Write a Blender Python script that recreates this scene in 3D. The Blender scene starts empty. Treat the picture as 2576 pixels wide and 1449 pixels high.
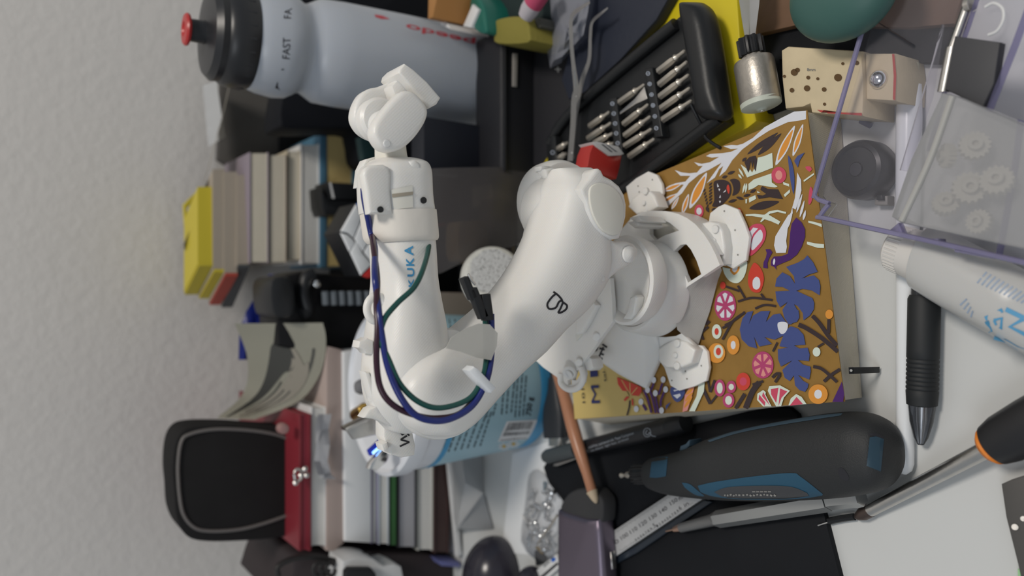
import bpy, bmesh, math, random
from mathutils import Vector as V, Matrix
random.seed(7)
SC = bpy.context.scene
COL = SC.collection
# ---------------- camera (phone held in portrait, so the picture lies on its side)
FPX = 2000.0; HZ = -55.0; CH = 0.35
PITCH = math.atan((1288 - HZ) / FPX); CP, SP = math.cos(PITCH), math.sin(PITCH)
cam = bpy.data.objects.new('camera', bpy.data.cameras.new('camera')); COL.objects.link(cam)
cam.data.sensor_width = 36.0; cam.data.lens = 36.0 * FPX / 2576.0
cam.data.clip_start = 0.005; cam.data.clip_end = 20
cam.matrix_world = Matrix(((0, 1, 0, 0), (-SP, 0, -CP, 0), (-CP, 0, SP, CH), (0, 0, 0, 1)))
cam.data.dof.use_dof = True; cam.data.dof.focus_distance = 0.37; cam.data.dof.aperture_fstop = 6.5
SC.camera = cam
# ---------------- light and exposure
SC.view_settings.view_transform = 'Standard'; SC.view_settings.look = 'None'
SC.view_settings.exposure = 0.0; SC.view_settings.gamma = 1.0; SC.view_settings.use_curve_mapping = False
wd = bpy.data.worlds.new('world'); SC.world = wd; wd.use_nodes = True
wd.node_tree.nodes['Background'].inputs[0].default_value = (0.86, 0.93, 1.0, 1)
wd.node_tree.nodes['Background'].inputs[1].default_value = 0.30
def area(name, loc, target, size, power, col):
    l = bpy.data.lights.new(name, 'AREA'); l.shape = 'DISK'; l.size = size; l.energy = power; l.color = col
    o = bpy.data.objects.new(name, l); COL.objects.link(o); o.location = loc
    o.rotation_euler = (V(target) - V(loc)).to_track_quat('-Z', 'Y').to_euler(); return o
area('ceiling_lamp', (0.62, -0.05, 1.70), (0.0, 0.4, 0.0), 0.40, 15.5, (1.0, 0.93, 0.84))
area('rear_left_area_light', (-0.9, -0.7, 1.6), (0.0, 0.4, 0.1), 0.9, 6.0, (0.9, 0.95, 1.0))  # broad, weaker, cool area light from behind and left of the camera
# ---------------- the geometry of seeing: a picture point taken onto a real plane
def ray(x, y):
    dv = (x - 1288) / FPX; du = (724.5 - y) / FPX
    return V((du, CP - dv * SP, -(SP + dv * CP)))
EYE = V((0, 0, CH))
def G(x, y, z=0.0):
    d = ray(x, y); return EYE + d * ((z - CH) / d.z)
def W(x, y, Y):
    d = ray(x, y); return EYE + d * (Y / d.y)
def CY(x, y, cx, cy, r, k=0.0):      # onto an upright round wall whose radius grows k per metre of height
    d = ray(x, y); t = None
    R = r
    for _ in range(6):
        a = d.x * d.x + d.y * d.y; b = -2 * (d.x * cx + d.y * cy); c = cx * cx + cy * cy - R * R
        q = b * b - 4 * a * c
        t = (-b - math.sqrt(max(q, 0))) / (2 * a)
        R = r + k * (CH + d.z * t)
    return EYE + d * t
# ---------------- materials
MATS = {}
def mat(name, col, rough=0.5, metal=0.0, bump=0.0, bscale=300.0, var=0.0, vscale=40.0, spec=0.5, coat=0.0, trans=0.0, emit=0.0, sss=0.0, wave=0.0, wscale=2500.0, alpha=1.0, ior=1.45):
    if name in MATS: return MATS[name]
    m = bpy.data.materials.new(name); m.use_nodes = True; nt = m.node_tree; N = nt.nodes; L = nt.links
    b = N['Principled BSDF']; c = (col[0], col[1], col[2], 1)
    b.inputs['Base Color'].default_value = c; b.inputs['Roughness'].default_value = rough; b.inputs['Metallic'].default_value = metal
    b.inputs['Specular IOR Level'].default_value = spec; b.inputs['Coat Weight'].default_value = coat
    b.inputs['Transmission Weight'].default_value = trans; b.inputs['Alpha'].default_value = alpha; b.inputs['IOR'].default_value = ior
    if sss: b.inputs['Subsurface Weight'].default_value = sss; b.inputs['Subsurface Radius'].default_value = (0.004, 0.003, 0.002); b.inputs['Subsurface Scale'].default_value = 1.0
    if emit: b.inputs['Emission Color'].default_value = c; b.inputs['Emission Strength'].default_value = emit
    tc = N.new('ShaderNodeTexCoord')
    h = None
    if var:
        n = N.new('ShaderNodeTexNoise'); n.inputs['Scale'].default_value = vscale; n.inputs['Detail'].default_value = 4
        L.new(tc.outputs['Object'], n.inputs['Vector'])
        r = N.new('ShaderNodeMapRange'); r.inputs['To Min'].default_value = 1 - var; r.inputs['To Max'].default_value = 1 + var
        L.new(n.outputs['Fac'], r.inputs['Value'])
        mx = N.new('ShaderNodeVectorMath'); mx.operation = 'SCALE'; mx.inputs[0].default_value = col[:3]
        L.new(r.outputs['Result'], mx.inputs['Scale']); L.new(mx.outputs['Vector'], b.inputs['Base Color'])
    if bump:
        n = N.new('ShaderNodeTexNoise'); n.inputs['Scale'].default_value = bscale; n.inputs['Detail'].default_value = 5
        L.new(tc.outputs['Object'], n.inputs['Vector'])
        bp = N.new('ShaderNodeBump'); bp.inputs['Strength'].default_value = bump; bp.inputs['Distance'].default_value = 0.001
        L.new(n.outputs['Fac'], bp.inputs['Height']); L.new(bp.outputs['Normal'], b.inputs['Normal']); h = bp
    if wave:
        n = N.new('ShaderNodeTexWave'); n.bands_direction = 'DIAGONAL'; n.inputs['Scale'].default_value = wscale; n.inputs['Distortion'].default_value = 0.6
        L.new(tc.outputs['Object'], n.inputs['Vector'])
        bp = N.new('ShaderNodeBump'); bp.inputs['Strength'].default_value = wave; bp.inputs['Distance'].default_value = 0.0003
        L.new(n.outputs['Fac'], bp.inputs['Height'])
        if h: L.new(h.outputs['Normal'], bp.inputs['Normal'])
        L.new(bp.outputs['Normal'], b.inputs['Normal'])
    MATS[name] = m; return m
def clear(name, tint, body=0.06, rough=0.12, refl=0.12, dcol=(0.8, 0.8, 0.85)):
    if name in MATS: return MATS[name]
    m = bpy.data.materials.new(name); m.use_nodes = True; nt = m.node_tree; N = nt.nodes; L = nt.links
    for n in list(N): N.remove(n)
    out = N.new('ShaderNodeOutputMaterial'); tr = N.new('ShaderNodeBsdfTransparent'); tr.inputs[0].default_value = (*tint, 1)
    df = N.new('ShaderNodeBsdfDiffuse'); df.inputs[0].default_value = (*dcol, 1)
    gl = N.new('ShaderNodeBsdfGlossy'); gl.inputs['Roughness'].default_value = rough
    lw = N.new('ShaderNodeLayerWeight'); lw.inputs['Blend'].default_value = refl
    nz = N.new('ShaderNodeTexNoise'); nz.inputs['Scale'].default_value = 60; bp = N.new('ShaderNodeBump'); bp.inputs['Strength'].default_value = 0.15; bp.inputs['Distance'].default_value = 0.002
    tc = N.new('ShaderNodeTexCoord'); L.new(tc.outputs['Object'], nz.inputs['Vector']); L.new(nz.outputs['Fac'], bp.inputs['Height']); L.new(bp.outputs['Normal'], gl.inputs['Normal'])
    a = N.new('ShaderNodeMixShader'); a.inputs[0].default_value = body; L.new(tr.outputs[0], a.inputs[1]); L.new(df.outputs[0], a.inputs[2])
    b = N.new('ShaderNodeMixShader'); L.new(lw.outputs['Fresnel'], b.inputs[0]); L.new(a.outputs[0], b.inputs[1]); L.new(gl.outputs[0], b.inputs[2])
    L.new(b.outputs[0], out.inputs[0]); MATS[name] = m; return m
PLASTIC = mat('white_printed_plastic', (0.775, 0.76, 0.73), 0.36, sss=0.25, wave=0.07, wscale=420, bump=0.03, bscale=600)
PLASTIC_IN = mat('ivory_shade_plastic', (0.74, 0.72, 0.65), 0.45, sss=0.2, bump=0.03)  # the white plastic again, ivory shading of recessed parts put into its colour
BLACKP = mat('black_plastic', (0.010, 0.011, 0.013), 0.42, bump=0.05)
BLACKM = mat('matt_black_card', (0.0075, 0.0085, 0.011), 0.7, spec=0.25, bump=0.08, bscale=900, var=0.15)
DARK = mat('charcoal_fabric', (0.016, 0.0155, 0.016), 0.85, spec=0.2, bump=0.5, bscale=1500, var=0.2)
STEEL = mat('brushed_steel', (0.62, 0.60, 0.57), 0.28, 1.0, var=0.12, vscale=200, bump=0.05, bscale=500)
CHROME = mat('polished_steel', (0.8, 0.8, 0.8), 0.12, 1.0)
WARMSTEEL = mat('warm_steel', (0.50, 0.46, 0.40), 0.3, 0.65)
BRASS = mat('brass', (0.55, 0.36, 0.10), 0.25, 1.0)
WHITE = mat('white_glossy_plastic', (0.78, 0.80, 0.82), 0.22)
PAPER = mat('white_paper', (0.72, 0.73, 0.74), 0.7, bump=0.1)
PAGES = mat('cream_pages', (0.72, 0.66, 0.54), 0.8, wave=0.5, wscale=900, var=0.05)
PAGESW = mat('white_pages', (0.72, 0.71, 0.68), 0.8, wave=0.5, wscale=900)
INK = mat('black_ink', (0.02, 0.02, 0.025), 0.5)
GREYINK = mat('grey_ink', (0.16, 0.17, 0.18), 0.5)
# ---------------- objects, parts
def smooth(bm, ang=38):
    bm.normal_update()
    for f in bm.faces: f.smooth = True
    for e in bm.edges:
        if len(e.link_faces) == 2:
            try: e.smooth = e.calc_face_angle() < math.radians(ang)
            except ValueError: pass
def obj(name, bm, ms, parent=None, loc=None, ang=38):
    loc = V(loc) if loc is not None else (V(parent['_o']) if parent is not None and '_o' in parent else V((0, 0, 0)))
    bmesh.ops.recalc_face_normals(bm, faces=bm.faces)
    smooth(bm, ang); me = bpy.data.meshes.new(name)
    bmesh.ops.translate(bm, verts=bm.verts, vec=-loc)
    bm.to_mesh(me); bm.free()
    for m in (ms if isinstance(ms, (list, tuple)) else [ms]): me.materials.append(m)
    o = bpy.data.objects.new(name, me); COL.objects.link(o)
    if parent is not None:
        o.parent = parent
    else: o.location = loc
    o['_o'] = tuple(loc)
    return o
def tag(o, label, cat, group=None):
    o['label'] = label; o['category'] = cat
    if group: o['group'] = group
    return o
def thing(name, label, cat, loc, group=None):
    o = bpy.data.objects.new(name, None); o.empty_display_size = 0.01; COL.objects.link(o); o.location = loc; o['_o'] = tuple(loc)
    return tag(o, label, cat, group)
def struct(o): o['kind'] = 'structure'; return o
def B(): return bmesh.new()
def box(bm, c, s, M=None, bev=0.0, seg=2, mi=0):
    r = bmesh.ops.create_cube(bm, size=1.0); vs = r['verts']
    bmesh.ops.scale(bm, vec=s, verts=vs)
    T = Matrix.Translation(V(c)) @ (M.to_4x4() if M is not None else Matrix.Identity(4))
    if bev > 0:
        es = list({e for v in vs for e in v.link_edges})
        g = bmesh.ops.bevel(bm, geom=es, offset=bev, segments=seg, profile=0.5, affect='EDGES')
        vs = list({v for v in vs if v.is_valid} | set(g['verts']))
    bmesh.ops.transform(bm, matrix=T, verts=vs)
    for f in {f for v in vs for f in v.link_faces}: f.material_index = mi
    return bm
def rotz(a): return Matrix.Rotation(math.radians(a), 3, 'Z')
def frame(d, up=V((0, 0, 1))):
    d = V(d).normalized()
    if abs(d.dot(up)) > 0.98: up = V((0, 1, 0))
    x = up.cross(d).normalized(); y = d.cross(x); return x, y, d
def lathe(bm, prof, p, axis=(0, 0, 1), seg=40, ex=1.0, ey=1.0, up=V((0, 0, 1)), mi=0, cap=True, sq=2.0):
    x, y, d = frame(axis, up); p = V(p); rings = []
    for r, h in prof:
        ring = []
        for i in range(seg):
            a = 2 * math.pi * i / seg; ca, sa = math.cos(a), math.sin(a)
            if sq != 2.0:
                k = (abs(ca) ** sq + abs(sa) ** sq) ** (-1 / sq); ca *= k; sa *= k
            ring.append(bm.verts.new(p + d * h + x * (ca * r * ex) + y * (sa * r * ey)))
        rings.append(ring)
    for a, b in zip(rings, rings[1:]):
        for i in range(seg):
            j = (i + 1) % seg; bm.faces.new((a[i], a[j], b[j], b[i])).material_index = mi
    if cap:
        if prof[0][0] > 1e-7: bm.faces.new(rings[0][::-1]).material_index = mi
        if prof[-1][0] > 1e-7: bm.faces.new(rings[-1]).material_index = mi
    bmesh.ops.remove_doubles(bm, verts=[v for r in (rings[0], rings[-1]) for v in r], dist=1e-7)
    return bm
def cyl(bm, a, b, r, r2=None, seg=24, bev=0.0, mi=0):
    a = V(a); b = V(b); h = (b - a).length; r2 = r if r2 is None else r2
    pr = [(r, 0), (r2, h)] if not bev else [(r - bev, 0), (r, bev), (r2, h - bev), (r2 - bev, h)]
    return lathe(bm, pr, a, b - a, seg, mi=mi)
def spline(pts, n=8, closed=False):
    P = [V(p) for p in pts]; out = []; m = len(P); rng = m if closed else m - 1
    for i in range(rng):
        g = (lambda k: P[k % m]) if closed else (lambda k: P[min(max(k, 0), m - 1)])
        a, b, c, d = g(i - 1), g(i), g(i + 1), g(i + 2)
        for k in range(n):
            t = k / n
            out.append(0.5 * ((2 * b) + (c - a) * t + (2 * a - 5 * b + 4 * c - d) * t * t + (3 * b - a - 3 * c + d) * t ** 3))
    if not closed: out.append(P[-1])
    return out
def tube(bm, pts, r, seg=10, n=8, mi=0, closed=False, flat=None):
    pp = spline(pts, n, closed) if n > 1 else [V(p) for p in pts]; rings = []; x = None; m = len(pp)
    for i, p in enumerate(pp):
        d = (pp[(i + 1) % m] - pp[i - 1]) if closed else (pp[min(i + 1, m - 1)] - pp[max(i - 1, 0)])
        if d.length < 1e-9: continue
        d.normalize()
        if x is None: x = frame(d)[0]
        x = (x - d * x.dot(d)).normalized(); y = d.cross(x)
        rr = r(i / (m - 1)) if callable(r) else r
        rings.append([bm.verts.new(p + x * math.cos(6.28318 * k / seg) * rr + y * math.sin(6.28318 * k / seg) * rr * (flat or 1)) for k in range(seg)])
    prs = list(zip(rings, rings[1:])) + ([(rings[-1], rings[0])] if closed else [])
    for a, b in prs:
        for k in range(seg): bm.faces.new((a[k], a[(k + 1) % seg], b[(k + 1) % seg], b[k])).material_index = mi
    if not closed: bm.faces.new(rings[0][::-1]).material_index = mi; bm.faces.new(rings[-1]).material_index = mi
    return bm
def prism(bm, top, vec, bev=0.0, seg=2, mi=0, hole=None):
    """a solid between an outline and the same outline moved by vec"""
    vec = V(vec); a = [bm.verts.new(V(p)) for p in top]; b = [bm.verts.new(V(p) + vec) for p in top]
    n = len(a); fs = [bm.faces.new(a), bm.faces.new(b[::-1])]
    for i in range(n): fs.append(bm.faces.new((a[i], b[i], b[(i + 1) % n], a[(i + 1) % n])))
    for f in fs: f.material_index = mi
    if bev:
        es = list({e for f in fs[:2] for e in f.edges})
        bmesh.ops.recalc_face_normals(bm, faces=fs)
        bmesh.ops.bevel(bm, geom=es, offset=bev, segments=seg, profile=0.5, affect='EDGES', clamp_overlap=True)
    return bm
def sheet(bm, rows, thick=0.0, mi=0):
    """a grid of points; given some thickness it becomes a closed sheet"""
    R = [[bm.verts.new(V(p)) for p in r] for r in rows]; fs = []
    for a, b in zip(R, R[1:]):
        for i in range(len(a) - 1):
            f = bm.faces.new((a[i], a[i + 1], b[i + 1], b[i])); f.material_index = mi; fs.append(f)
    if thick: bmesh.ops.solidify(bm, geom=fs, thickness=thick)
    return bm
def loft(bm, st, dirs=None, seg=32, sq=2.4, mi=0, cap=True):
    """st: list of (centre, half-vector across, half-vector deep)"""
    rings = []
    for c, u, w in st:
        ring = []
        for i in range(seg):
            a = 2 * math.pi * i / seg; ca, sa = math.cos(a), math.sin(a); k = (abs(ca) ** sq + abs(sa) ** sq) ** (-1 / sq)
            ring.append(bm.verts.new(V(c) + V(u) * ca * k + V(w) * sa * k))
        rings.append(ring)
    for a, b in zip(rings, rings[1:]):
        for i in range(seg): bm.faces.new((a[i], a[(i + 1) % seg], b[(i + 1) % seg], b[i])).material_index = mi
    if cap: bm.faces.new(rings[0][::-1]).material_index = mi; bm.faces.new(rings[-1]).material_index = mi
    return bm
def loftW(bm, pairs, Y, dep, n=5, sq=2.4, seg=32):
    """stations traced on an upright plane: each pair is the two edges of the limb"""
    L = spline([W(a[0], a[1], Y) for a, b, *_ in pairs], n); R = spline([W(b[0], b[1], Y) for a, b, *_ in pairs], n)
    D = [p[2] if len(p) > 2 else dep for p in pairs]; O = [p[3] if len(p) > 3 else 0.0 for p in pairs]; st = []
    for i in range(len(L)):
        t = i / n; k = min(int(t), len(D) - 2); f = t - k; d = D[k] * (1 - f) + D[k + 1] * f; oy = O[k] * (1 - f) + O[k + 1] * f
        st.append(((L[i] + R[i]) / 2 + V((0, oy, 0)), (R[i] - L[i]) / 2, V((0, d, 0))))
    return loft(bm, st, sq=sq, seg=seg)
def blob(px, n=5):
    return [(v.x, v.y) for v in spline([V((a, b, 0)) for a, b in px], n, True)]
def mark(bm, px, S, mi=0, sm=0):
    if sm: px = blob(px, sm)
    try: bm.faces.new([bm.verts.new(S(a, b)) for a, b in px]).material_index = mi
    except ValueError: pass
def stroke(bm, px, w, S, mi=0, n=5, w2=None):
    """a drawn line of width w picture-units laid on a surface"""
    pp = [V((a, b, 0)) for a, b in px]; pp = spline(pp, n) if n > 1 and len(pp) > 2 else pp; w2 = w if w2 is None else w2
    l = []; r = []; m = len(pp)
    for i, p in enumerate(pp):
        d = pp[min(i + 1, m - 1)] - pp[max(i - 1, 0)]
        if d.length < 1e-6: continue
        d.normalize(); q = V((-d.y, d.x, 0)) * ((w + (w2 - w) * i / (m - 1)) / 2); l.append(p + q); r.append(p - q)
    lv = [bm.verts.new(S(q.x, q.y)) for q in l]; rv = [bm.verts.new(S(q.x, q.y)) for q in r]
    for i in range(len(lv) - 1): bm.faces.new((lv[i], lv[i + 1], rv[i + 1], rv[i])).material_index = mi
def text(bm, body, quad, S, mi=0, bold=0.0, font_sub=0):
    """lettering filling the picture quad bl, br, tr, tl on a surface"""
    cu = bpy.data.curves.new('t', 'FONT'); cu.body = body; cu.resolution_u = 3; cu.offset = bold
    o = bpy.data.objects.new('t', cu); COL.objects.link(o); bpy.context.view_layer.update()
    me = o.to_mesh(); vs = [v.co.copy() for v in me.vertices]; fs = [list(p.vertices) for p in me.polygons]
    o.to_mesh_clear(); bpy.data.objects.remove(o); bpy.data.curves.remove(cu)
    if not vs: return
    x0 = min(v.x for v in vs); x1 = max(v.x for v in vs); y0 = min(v.y for v in vs); y1 = max(v.y for v in vs)
    bl, br, tr, tl = [V((*q, 0)) for q in quad]; nv = []
    for v in vs:
        s = (v.x - x0) / (x1 - x0 or 1); t = (v.y - y0) / (y1 - y0 or 1)
        q = bl * (1 - s) * (1 - t) + br * s * (1 - t) + tr * s * t + tl * (1 - s) * t
        nv.append(bm.verts.new(S(q.x, q.y)))
    for f in fs:
        try: bm.faces.new([nv[i] for i in f]).material_index = mi
        except ValueError: pass
def panel(bm, quad, S, mi=0, n=6):
    q = [V((*p, 0)) for p in quad]
    rows = [[S(*(q[0].lerp(q[1], i / n).lerp(q[3].lerp(q[2], i / n), j / n))[:2]) for i in range(n + 1)] for j in range(n + 1)]
    return sheet(bm, rows, 0, mi)
def onG(z): return lambda x, y: G(x, y, z)
def onW(Y): return lambda x, y: W(x, y, Y)
def GP(px, z): return [G(a, b, z) for a, b in px]
def WP(px, Y): return [W(a, b, Y) for a, b in px]
UP = V((0, 0, 1)); BACK = V((0, 1, 0)); DN = V((0, 0, -1))
# ================= the setting
WALLY = 0.80
m = mat('rough_painted_plaster', (0.60, 0.58, 0.56), 0.42, bump=1.0, bscale=105, var=0.03, vscale=8)
bm = B(); box(bm, (0, WALLY + 0.05, 0.25), (3.6, 0.1, 2.0)); struct(obj('wall_back', bm, m))
bm = B(); box(bm, (0, -0.6, -0.775), (3.6, 2.9, 0.05)); struct(obj('floor', bm, mat('grey_floor', (0.25, 0.24, 0.23), 0.6)))
m = mat('white_laminate', (0.60, 0.61, 0.605), 0.32, bump=0.02, var=0.03, vscale=12)
bm = B(); box(bm, (0, 0.2, -0.0125), (3.0, 1.2, 0.025), bev=0.002)
tag(obj('desk', bm, m), 'white laminate desk top that carries all the clutter', 'desk')
# ================= the gilt book under the robot arm
ZB = 0.030
GOLD = mat('gold_cover_ink', (0.33, 0.185, 0.045), 0.38, 0.35, var=0.16, vscale=120, bump=0.06, bscale=700)
bk = thing('paperback_book', 'thick gold paperback with blue leaves and pink flowers under the robot base', 'book', G(1780, 690, 0))
cA, cB, cC, cD = (1445, 1055), (2125, 1010), (2030, 277), (1412, 538)
A3, B3, C3, D3 = [G(*q, ZB) for q in (cA, cB, cC, cD)]
cen = (A3 + B3 + C3 + D3) / 4
def inset(ps, k): return [p + (cen - p).normalized() * k for p in ps]
low = inset([G(1450, 1052, 0), G(2176, 1003, 0), G(2121, 292, 0), G(1440, 545, 0)], 0.0012); top = inset([p + DN * 0.0005 for p in (A3, B3, C3, D3)], 0.0010)
low[0] = V((low[0].x, top[0].y, 0)); low[3] = V((top[3].x, top[3].y, 0)); low = [p + UP * .0005 for p in low]
bm = B(); loft_ = [[bm.verts.new(p) for p in r] for r in (low, top)]; bm.faces.new(loft_[0][::-1]); bm.faces.new(loft_[1]); [bm.faces.new((loft_[0][i], loft_[0][(i + 1) % 4], loft_[1][(i + 1) % 4], loft_[1][i])) for i in range(4)]; obj('page_block', bm, mat('cream_book_pages', (0.66, 0.60, 0.49), 0.8, wave=0.5, wscale=700), bk)
bm = B(); prism(bm, inset([V((p.x, p.y, 0.0005)) for p in low], 0.0008), DN * 0.0005); obj('back_cover', bm, GOLD, bk)
bm = B(); prism(bm, [A3, B3, C3, D3], DN * 0.0005); obj('front_cover', bm, GOLD, bk)
def q1(*p): return [(1600 + a / 4.83, 260 + b / 4.83) for a, b in p]
def q2(*p): return [(1740 + a / 5.174, 540 + b / 5.174) for a, b in p]
def q3(*p): return [(1740 + a / 5.174, 780 + b / 5.174) for a, b in p]
def q4(*p): return [(1400 + a / 4.83, 840 + b / 4.83) for a, b in p]
AC = [mat('art_' + n, c, 0.45) for n, c in (('white', (0.66, 0.67, 0.72)), ('mint', (0.62, 0.69, 0.60)), ('blue', (0.052, 0.075, 0.23)), ('pink', (0.55, 0.065, 0.12)), ('red', (0.56, 0.05, 0.03)), ('orange', (0.66, 0.27, 0.04)), ('violet', (0.06, 0.012, 0.13)), ('dark', (0.035, 0.022, 0.025)), ('rose', (0.68, 0.27, 0.24)), ('gold', (0.35, 0.205, 0.05)), ('pale_gold', (0.56, 0.42, 0.15)), ('magenta', (0.42, 0.05, 0.15)))]
WH, MI, BL, PK, RD, OR, VI, DK, RS, GD, PG, MG = range(12)
layer = [0]
art = B()
def A(mi, px, sm=4):
    layer[0] += 1; z = ZB + 0.00006 + 0.0000045 * layer[0]; mark(art, px, onG(z), mi, sm)
def AS(mi, px, w, w2=None):
    layer[0] += 1; z = ZB + 0.00006 + 0.0000045 * layer[0]; stroke(art, px, w, onG(z), mi, 5, w2)
def leaf(a, b, w, mi, asym=0.5):
    a = V((*a, 0)); b = V((*b, 0)); d = b - a; n = V((-d.y, d.x, 0)).normalized() * w / 2
    A(mi, [(p.x, p.y) for p in (a, a + d * 0.25 + n * 0.8, a + d * asym + n, a + d * 0.8 + n * 0.6, b, b - d * 0.2 - n * 0.6, a + d * asym - n, a + d * 0.25 - n * 0.8)], 3)
# paler corner of the cover by the title
A(PG, [(1446, 1054), (1420, 760), (1470, 700), (1520, 800), (1545, 900), (1560, 960), (1575, 1046)], 0)
A(PG, [(1445, 1054), (1575, 1046), (1640, 1041), (1600, 960), (1540, 880)], 0)
# the white branch along the right edge and its leaves
A(WH, q1((2065, 90), (1920, 100), (1760, 180), (1560, 290), (1420, 420), (1300, 490), (1230, 510), (1160, 505), (1060, 520), (1150, 555), (1240, 550), (1150, 590), (1050, 605), (900, 615), (850, 640), (920, 660), (1010, 650), (900, 715), (800, 735), (705, 715), (760, 760), (810, 760), (740, 840), (650, 850), (560, 840), (470, 810), (540, 880), (660, 880), (600, 950), (480, 970), (340, 1040), (560, 985), (580, 990), (500, 1090), (400, 1130), (290, 1260), (370, 1270), (500, 1140), (560, 1090), (640, 970), (760, 870), (900, 800), (1040, 720), (960, 830), (860, 970), (960, 900), (1010, 800), (1060, 760), (1010, 890), (1090, 820), (1170, 690), (1290, 560), (1480, 420), (1620, 330), (1840, 230), (2040, 200), (2065, 190)), 0)
for a, b, w in (((330, 1065), (555, 975), 66), ((300, 1215), (500, 1100), 60), ((430, 1290), (520, 1135), 42), ((560, 1350), (640, 1100), 62), ((650, 1280), (860, 840), 112), ((1695, 755), (1930, 270), 100), ((1905, 645), (2030, 250), 76)):
    (a2, b2) = q1(a, b); leaf(a2, b2, w / 4.83, WH); d = V((b2[0] - a2[0], b2[1] - a2[1]))
    leaf((a2[0] + d.x * 0.12, a2[1] + d.y * 0.12), (b2[0] - d.x * 0.1, b2[1] - d.y * 0.1), w / 4.83 - 6.5, OR)
for a, b, w in (((1350, 620), (1725, 355), 62), ((1480, 628), (1765, 365), 74), ((1375, 1278), (1740, 1195), 96)): a2, b2 = q1(a, b); leaf(a2, b2, w / 4.83, DK)
# the dark mask, its hands and beads
A(DK, q1((945, 955), (1010, 930), (1080, 932), (1140, 970), (1160, 1050), (1140, 1130), (1080, 1200), (1010, 1255), (925, 1250), (950, 1180), (945, 1060)), 3)
A(DK, q1((1140, 930), (1200, 915), (1255, 945), (1265, 1020), (1240, 1090), (1170, 1122), (1185, 1050), (1165, 970)), 3)
A(RD, q1((1120, 985), (1138, 1040), (1125, 1100), (1100, 1030)), 3)
for t in (((985, 970), (1008, 1010), (988, 1020)), ((1000, 1035), (1025, 1040), (1012, 1068)), ((1095, 1045), (1085, 1075), (1055, 1085)), ((1025, 1110), (1030, 1145), (1010, 1148)), ((1008, 1185), (1032, 1185), (1020, 1215))): A(WH, q1(*t), 0)
for i in range(7):
    a2, b2 = q1((885, 1000 + i * 38), (925, 960 + i * 38)); leaf(a2, b2, 4.5, DK)
    a2, b2 = q1((815 + i * 9, 1080 + i * 38), (842 + i * 7, 1035 + i * 38)); leaf(a2, b2, 4.2, DK)
for a, b in (((1110, 860), (1200, 825)), ((1045, 905), (1110, 880)), ((1290, 705), (1340, 660)), ((1385, 1085), (1458, 1045)), ((1305, 1130), (1390, 1105)), ((1218, 1140), (1310, 1165)), ((1120, 1200), (1225, 1170)), ((915, 1300), (985, 1275)), ((850, 1260), (885, 1325))): a2, b2 = q1(a, b); leaf(a2, b2, 7.5, DK)
A(DK, q1((1315, 715), (1380, 650), (1450, 635), (1475, 700), (1450, 830), (1435, 790), (1430, 690), (1415, 790), (1395, 700), (1365, 840)), 0)
A(MI, q1((1480, 660), (1560, 640), (1655, 600), (1665, 780), (1540, 830), (1350, 900), (1270, 740), (1340, 790), (1365, 845), (1385, 800), (1410, 840), (1435, 795), (1455, 830)), 0)
A(MI, q1((1365, 1055), (1365, 980), (1430, 925), (1560, 880), (1645, 850), (1650, 960), (1720, 1010), (1690, 1022), (1600, 1010), (1490, 990), (1430, 1030)), 0)
A(DK, q1((1535, 1005), (1600, 1040), (1725, 1045), (1785, 1165), (1620, 1140), (1490, 1160), (1465, 1110), (1540, 1120), (1580, 1100), (1510, 1050), (1520, 1020)), 0)
for p in (((1370, 1150), (1450, 1115), (1460, 1160), (1375, 1205)), ((1785, 955), (1860, 980), (1862, 1012), (1790, 985)), ((1795, 1110), (1868, 1045), (1872, 1080), (1810, 1138)), ((1330, 1165), (1350, 1165), (1345, 1215), (1330, 1215)), ((1470, 1065), (1510, 1085), (1475, 1090)), ((2035, 935), (2160, 845), (2165, 865), (2040, 955))): A(MI, q1(*p), 0)
for p in (((1248, 790), (1308, 890)), ((1242, 860), (1285, 915)), ((1325, 970), (1295, 1095)), ((1345, 970), (1330, 1085))): a2, b2 = q1(*p); leaf(a2, b2, 5, MI)
def flower(c, rx, ry, mo, ci=None, irx=0, iry=0, dx=0, dy=0):
    A(mo, [(c[0] + math.cos(k * 0.5236) * rx, c[1] + math.sin(k * 0.5236) * ry) for k in range(12)], 3)
    if ci is not None: A(ci, [(c[0] + dx + math.cos(k * 0.785) * irx, c[1] + dy + math.sin(k * 0.785) * iry) for k in range(8)], 3)
for c, rx, ry, ci, ir in (((1735, 872), 90, 100, RS, 42), ((765, 1310), 55, 80, WH, 32)):
    c2, = q1(c); flower(c2, rx / 4.83, ry / 4.83, PK, ci, ir / 4.83, ir * 1.35 / 4.83)
A(PK, q1((2060, 770), (2110, 765), (2135, 800), (2110, 830), (2070, 800)), 3); A(PK, q1((2120, 1010), (2150, 1080), (2130, 1200), (2095, 1225), (2100, 1100)), 3)
A(RD, q1((1240, 1270), (1290, 1320), (1315, 1449), (1260, 1449)), 2)
A(BL, q1((1845, 630), (1895, 720), (1925, 900), (1915, 1110), (1880, 960), (1860, 800)), 2); A(BL, q1((2050, 595), (1960, 640), (1920, 700), (1965, 780), (1990, 690)), 0)
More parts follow.
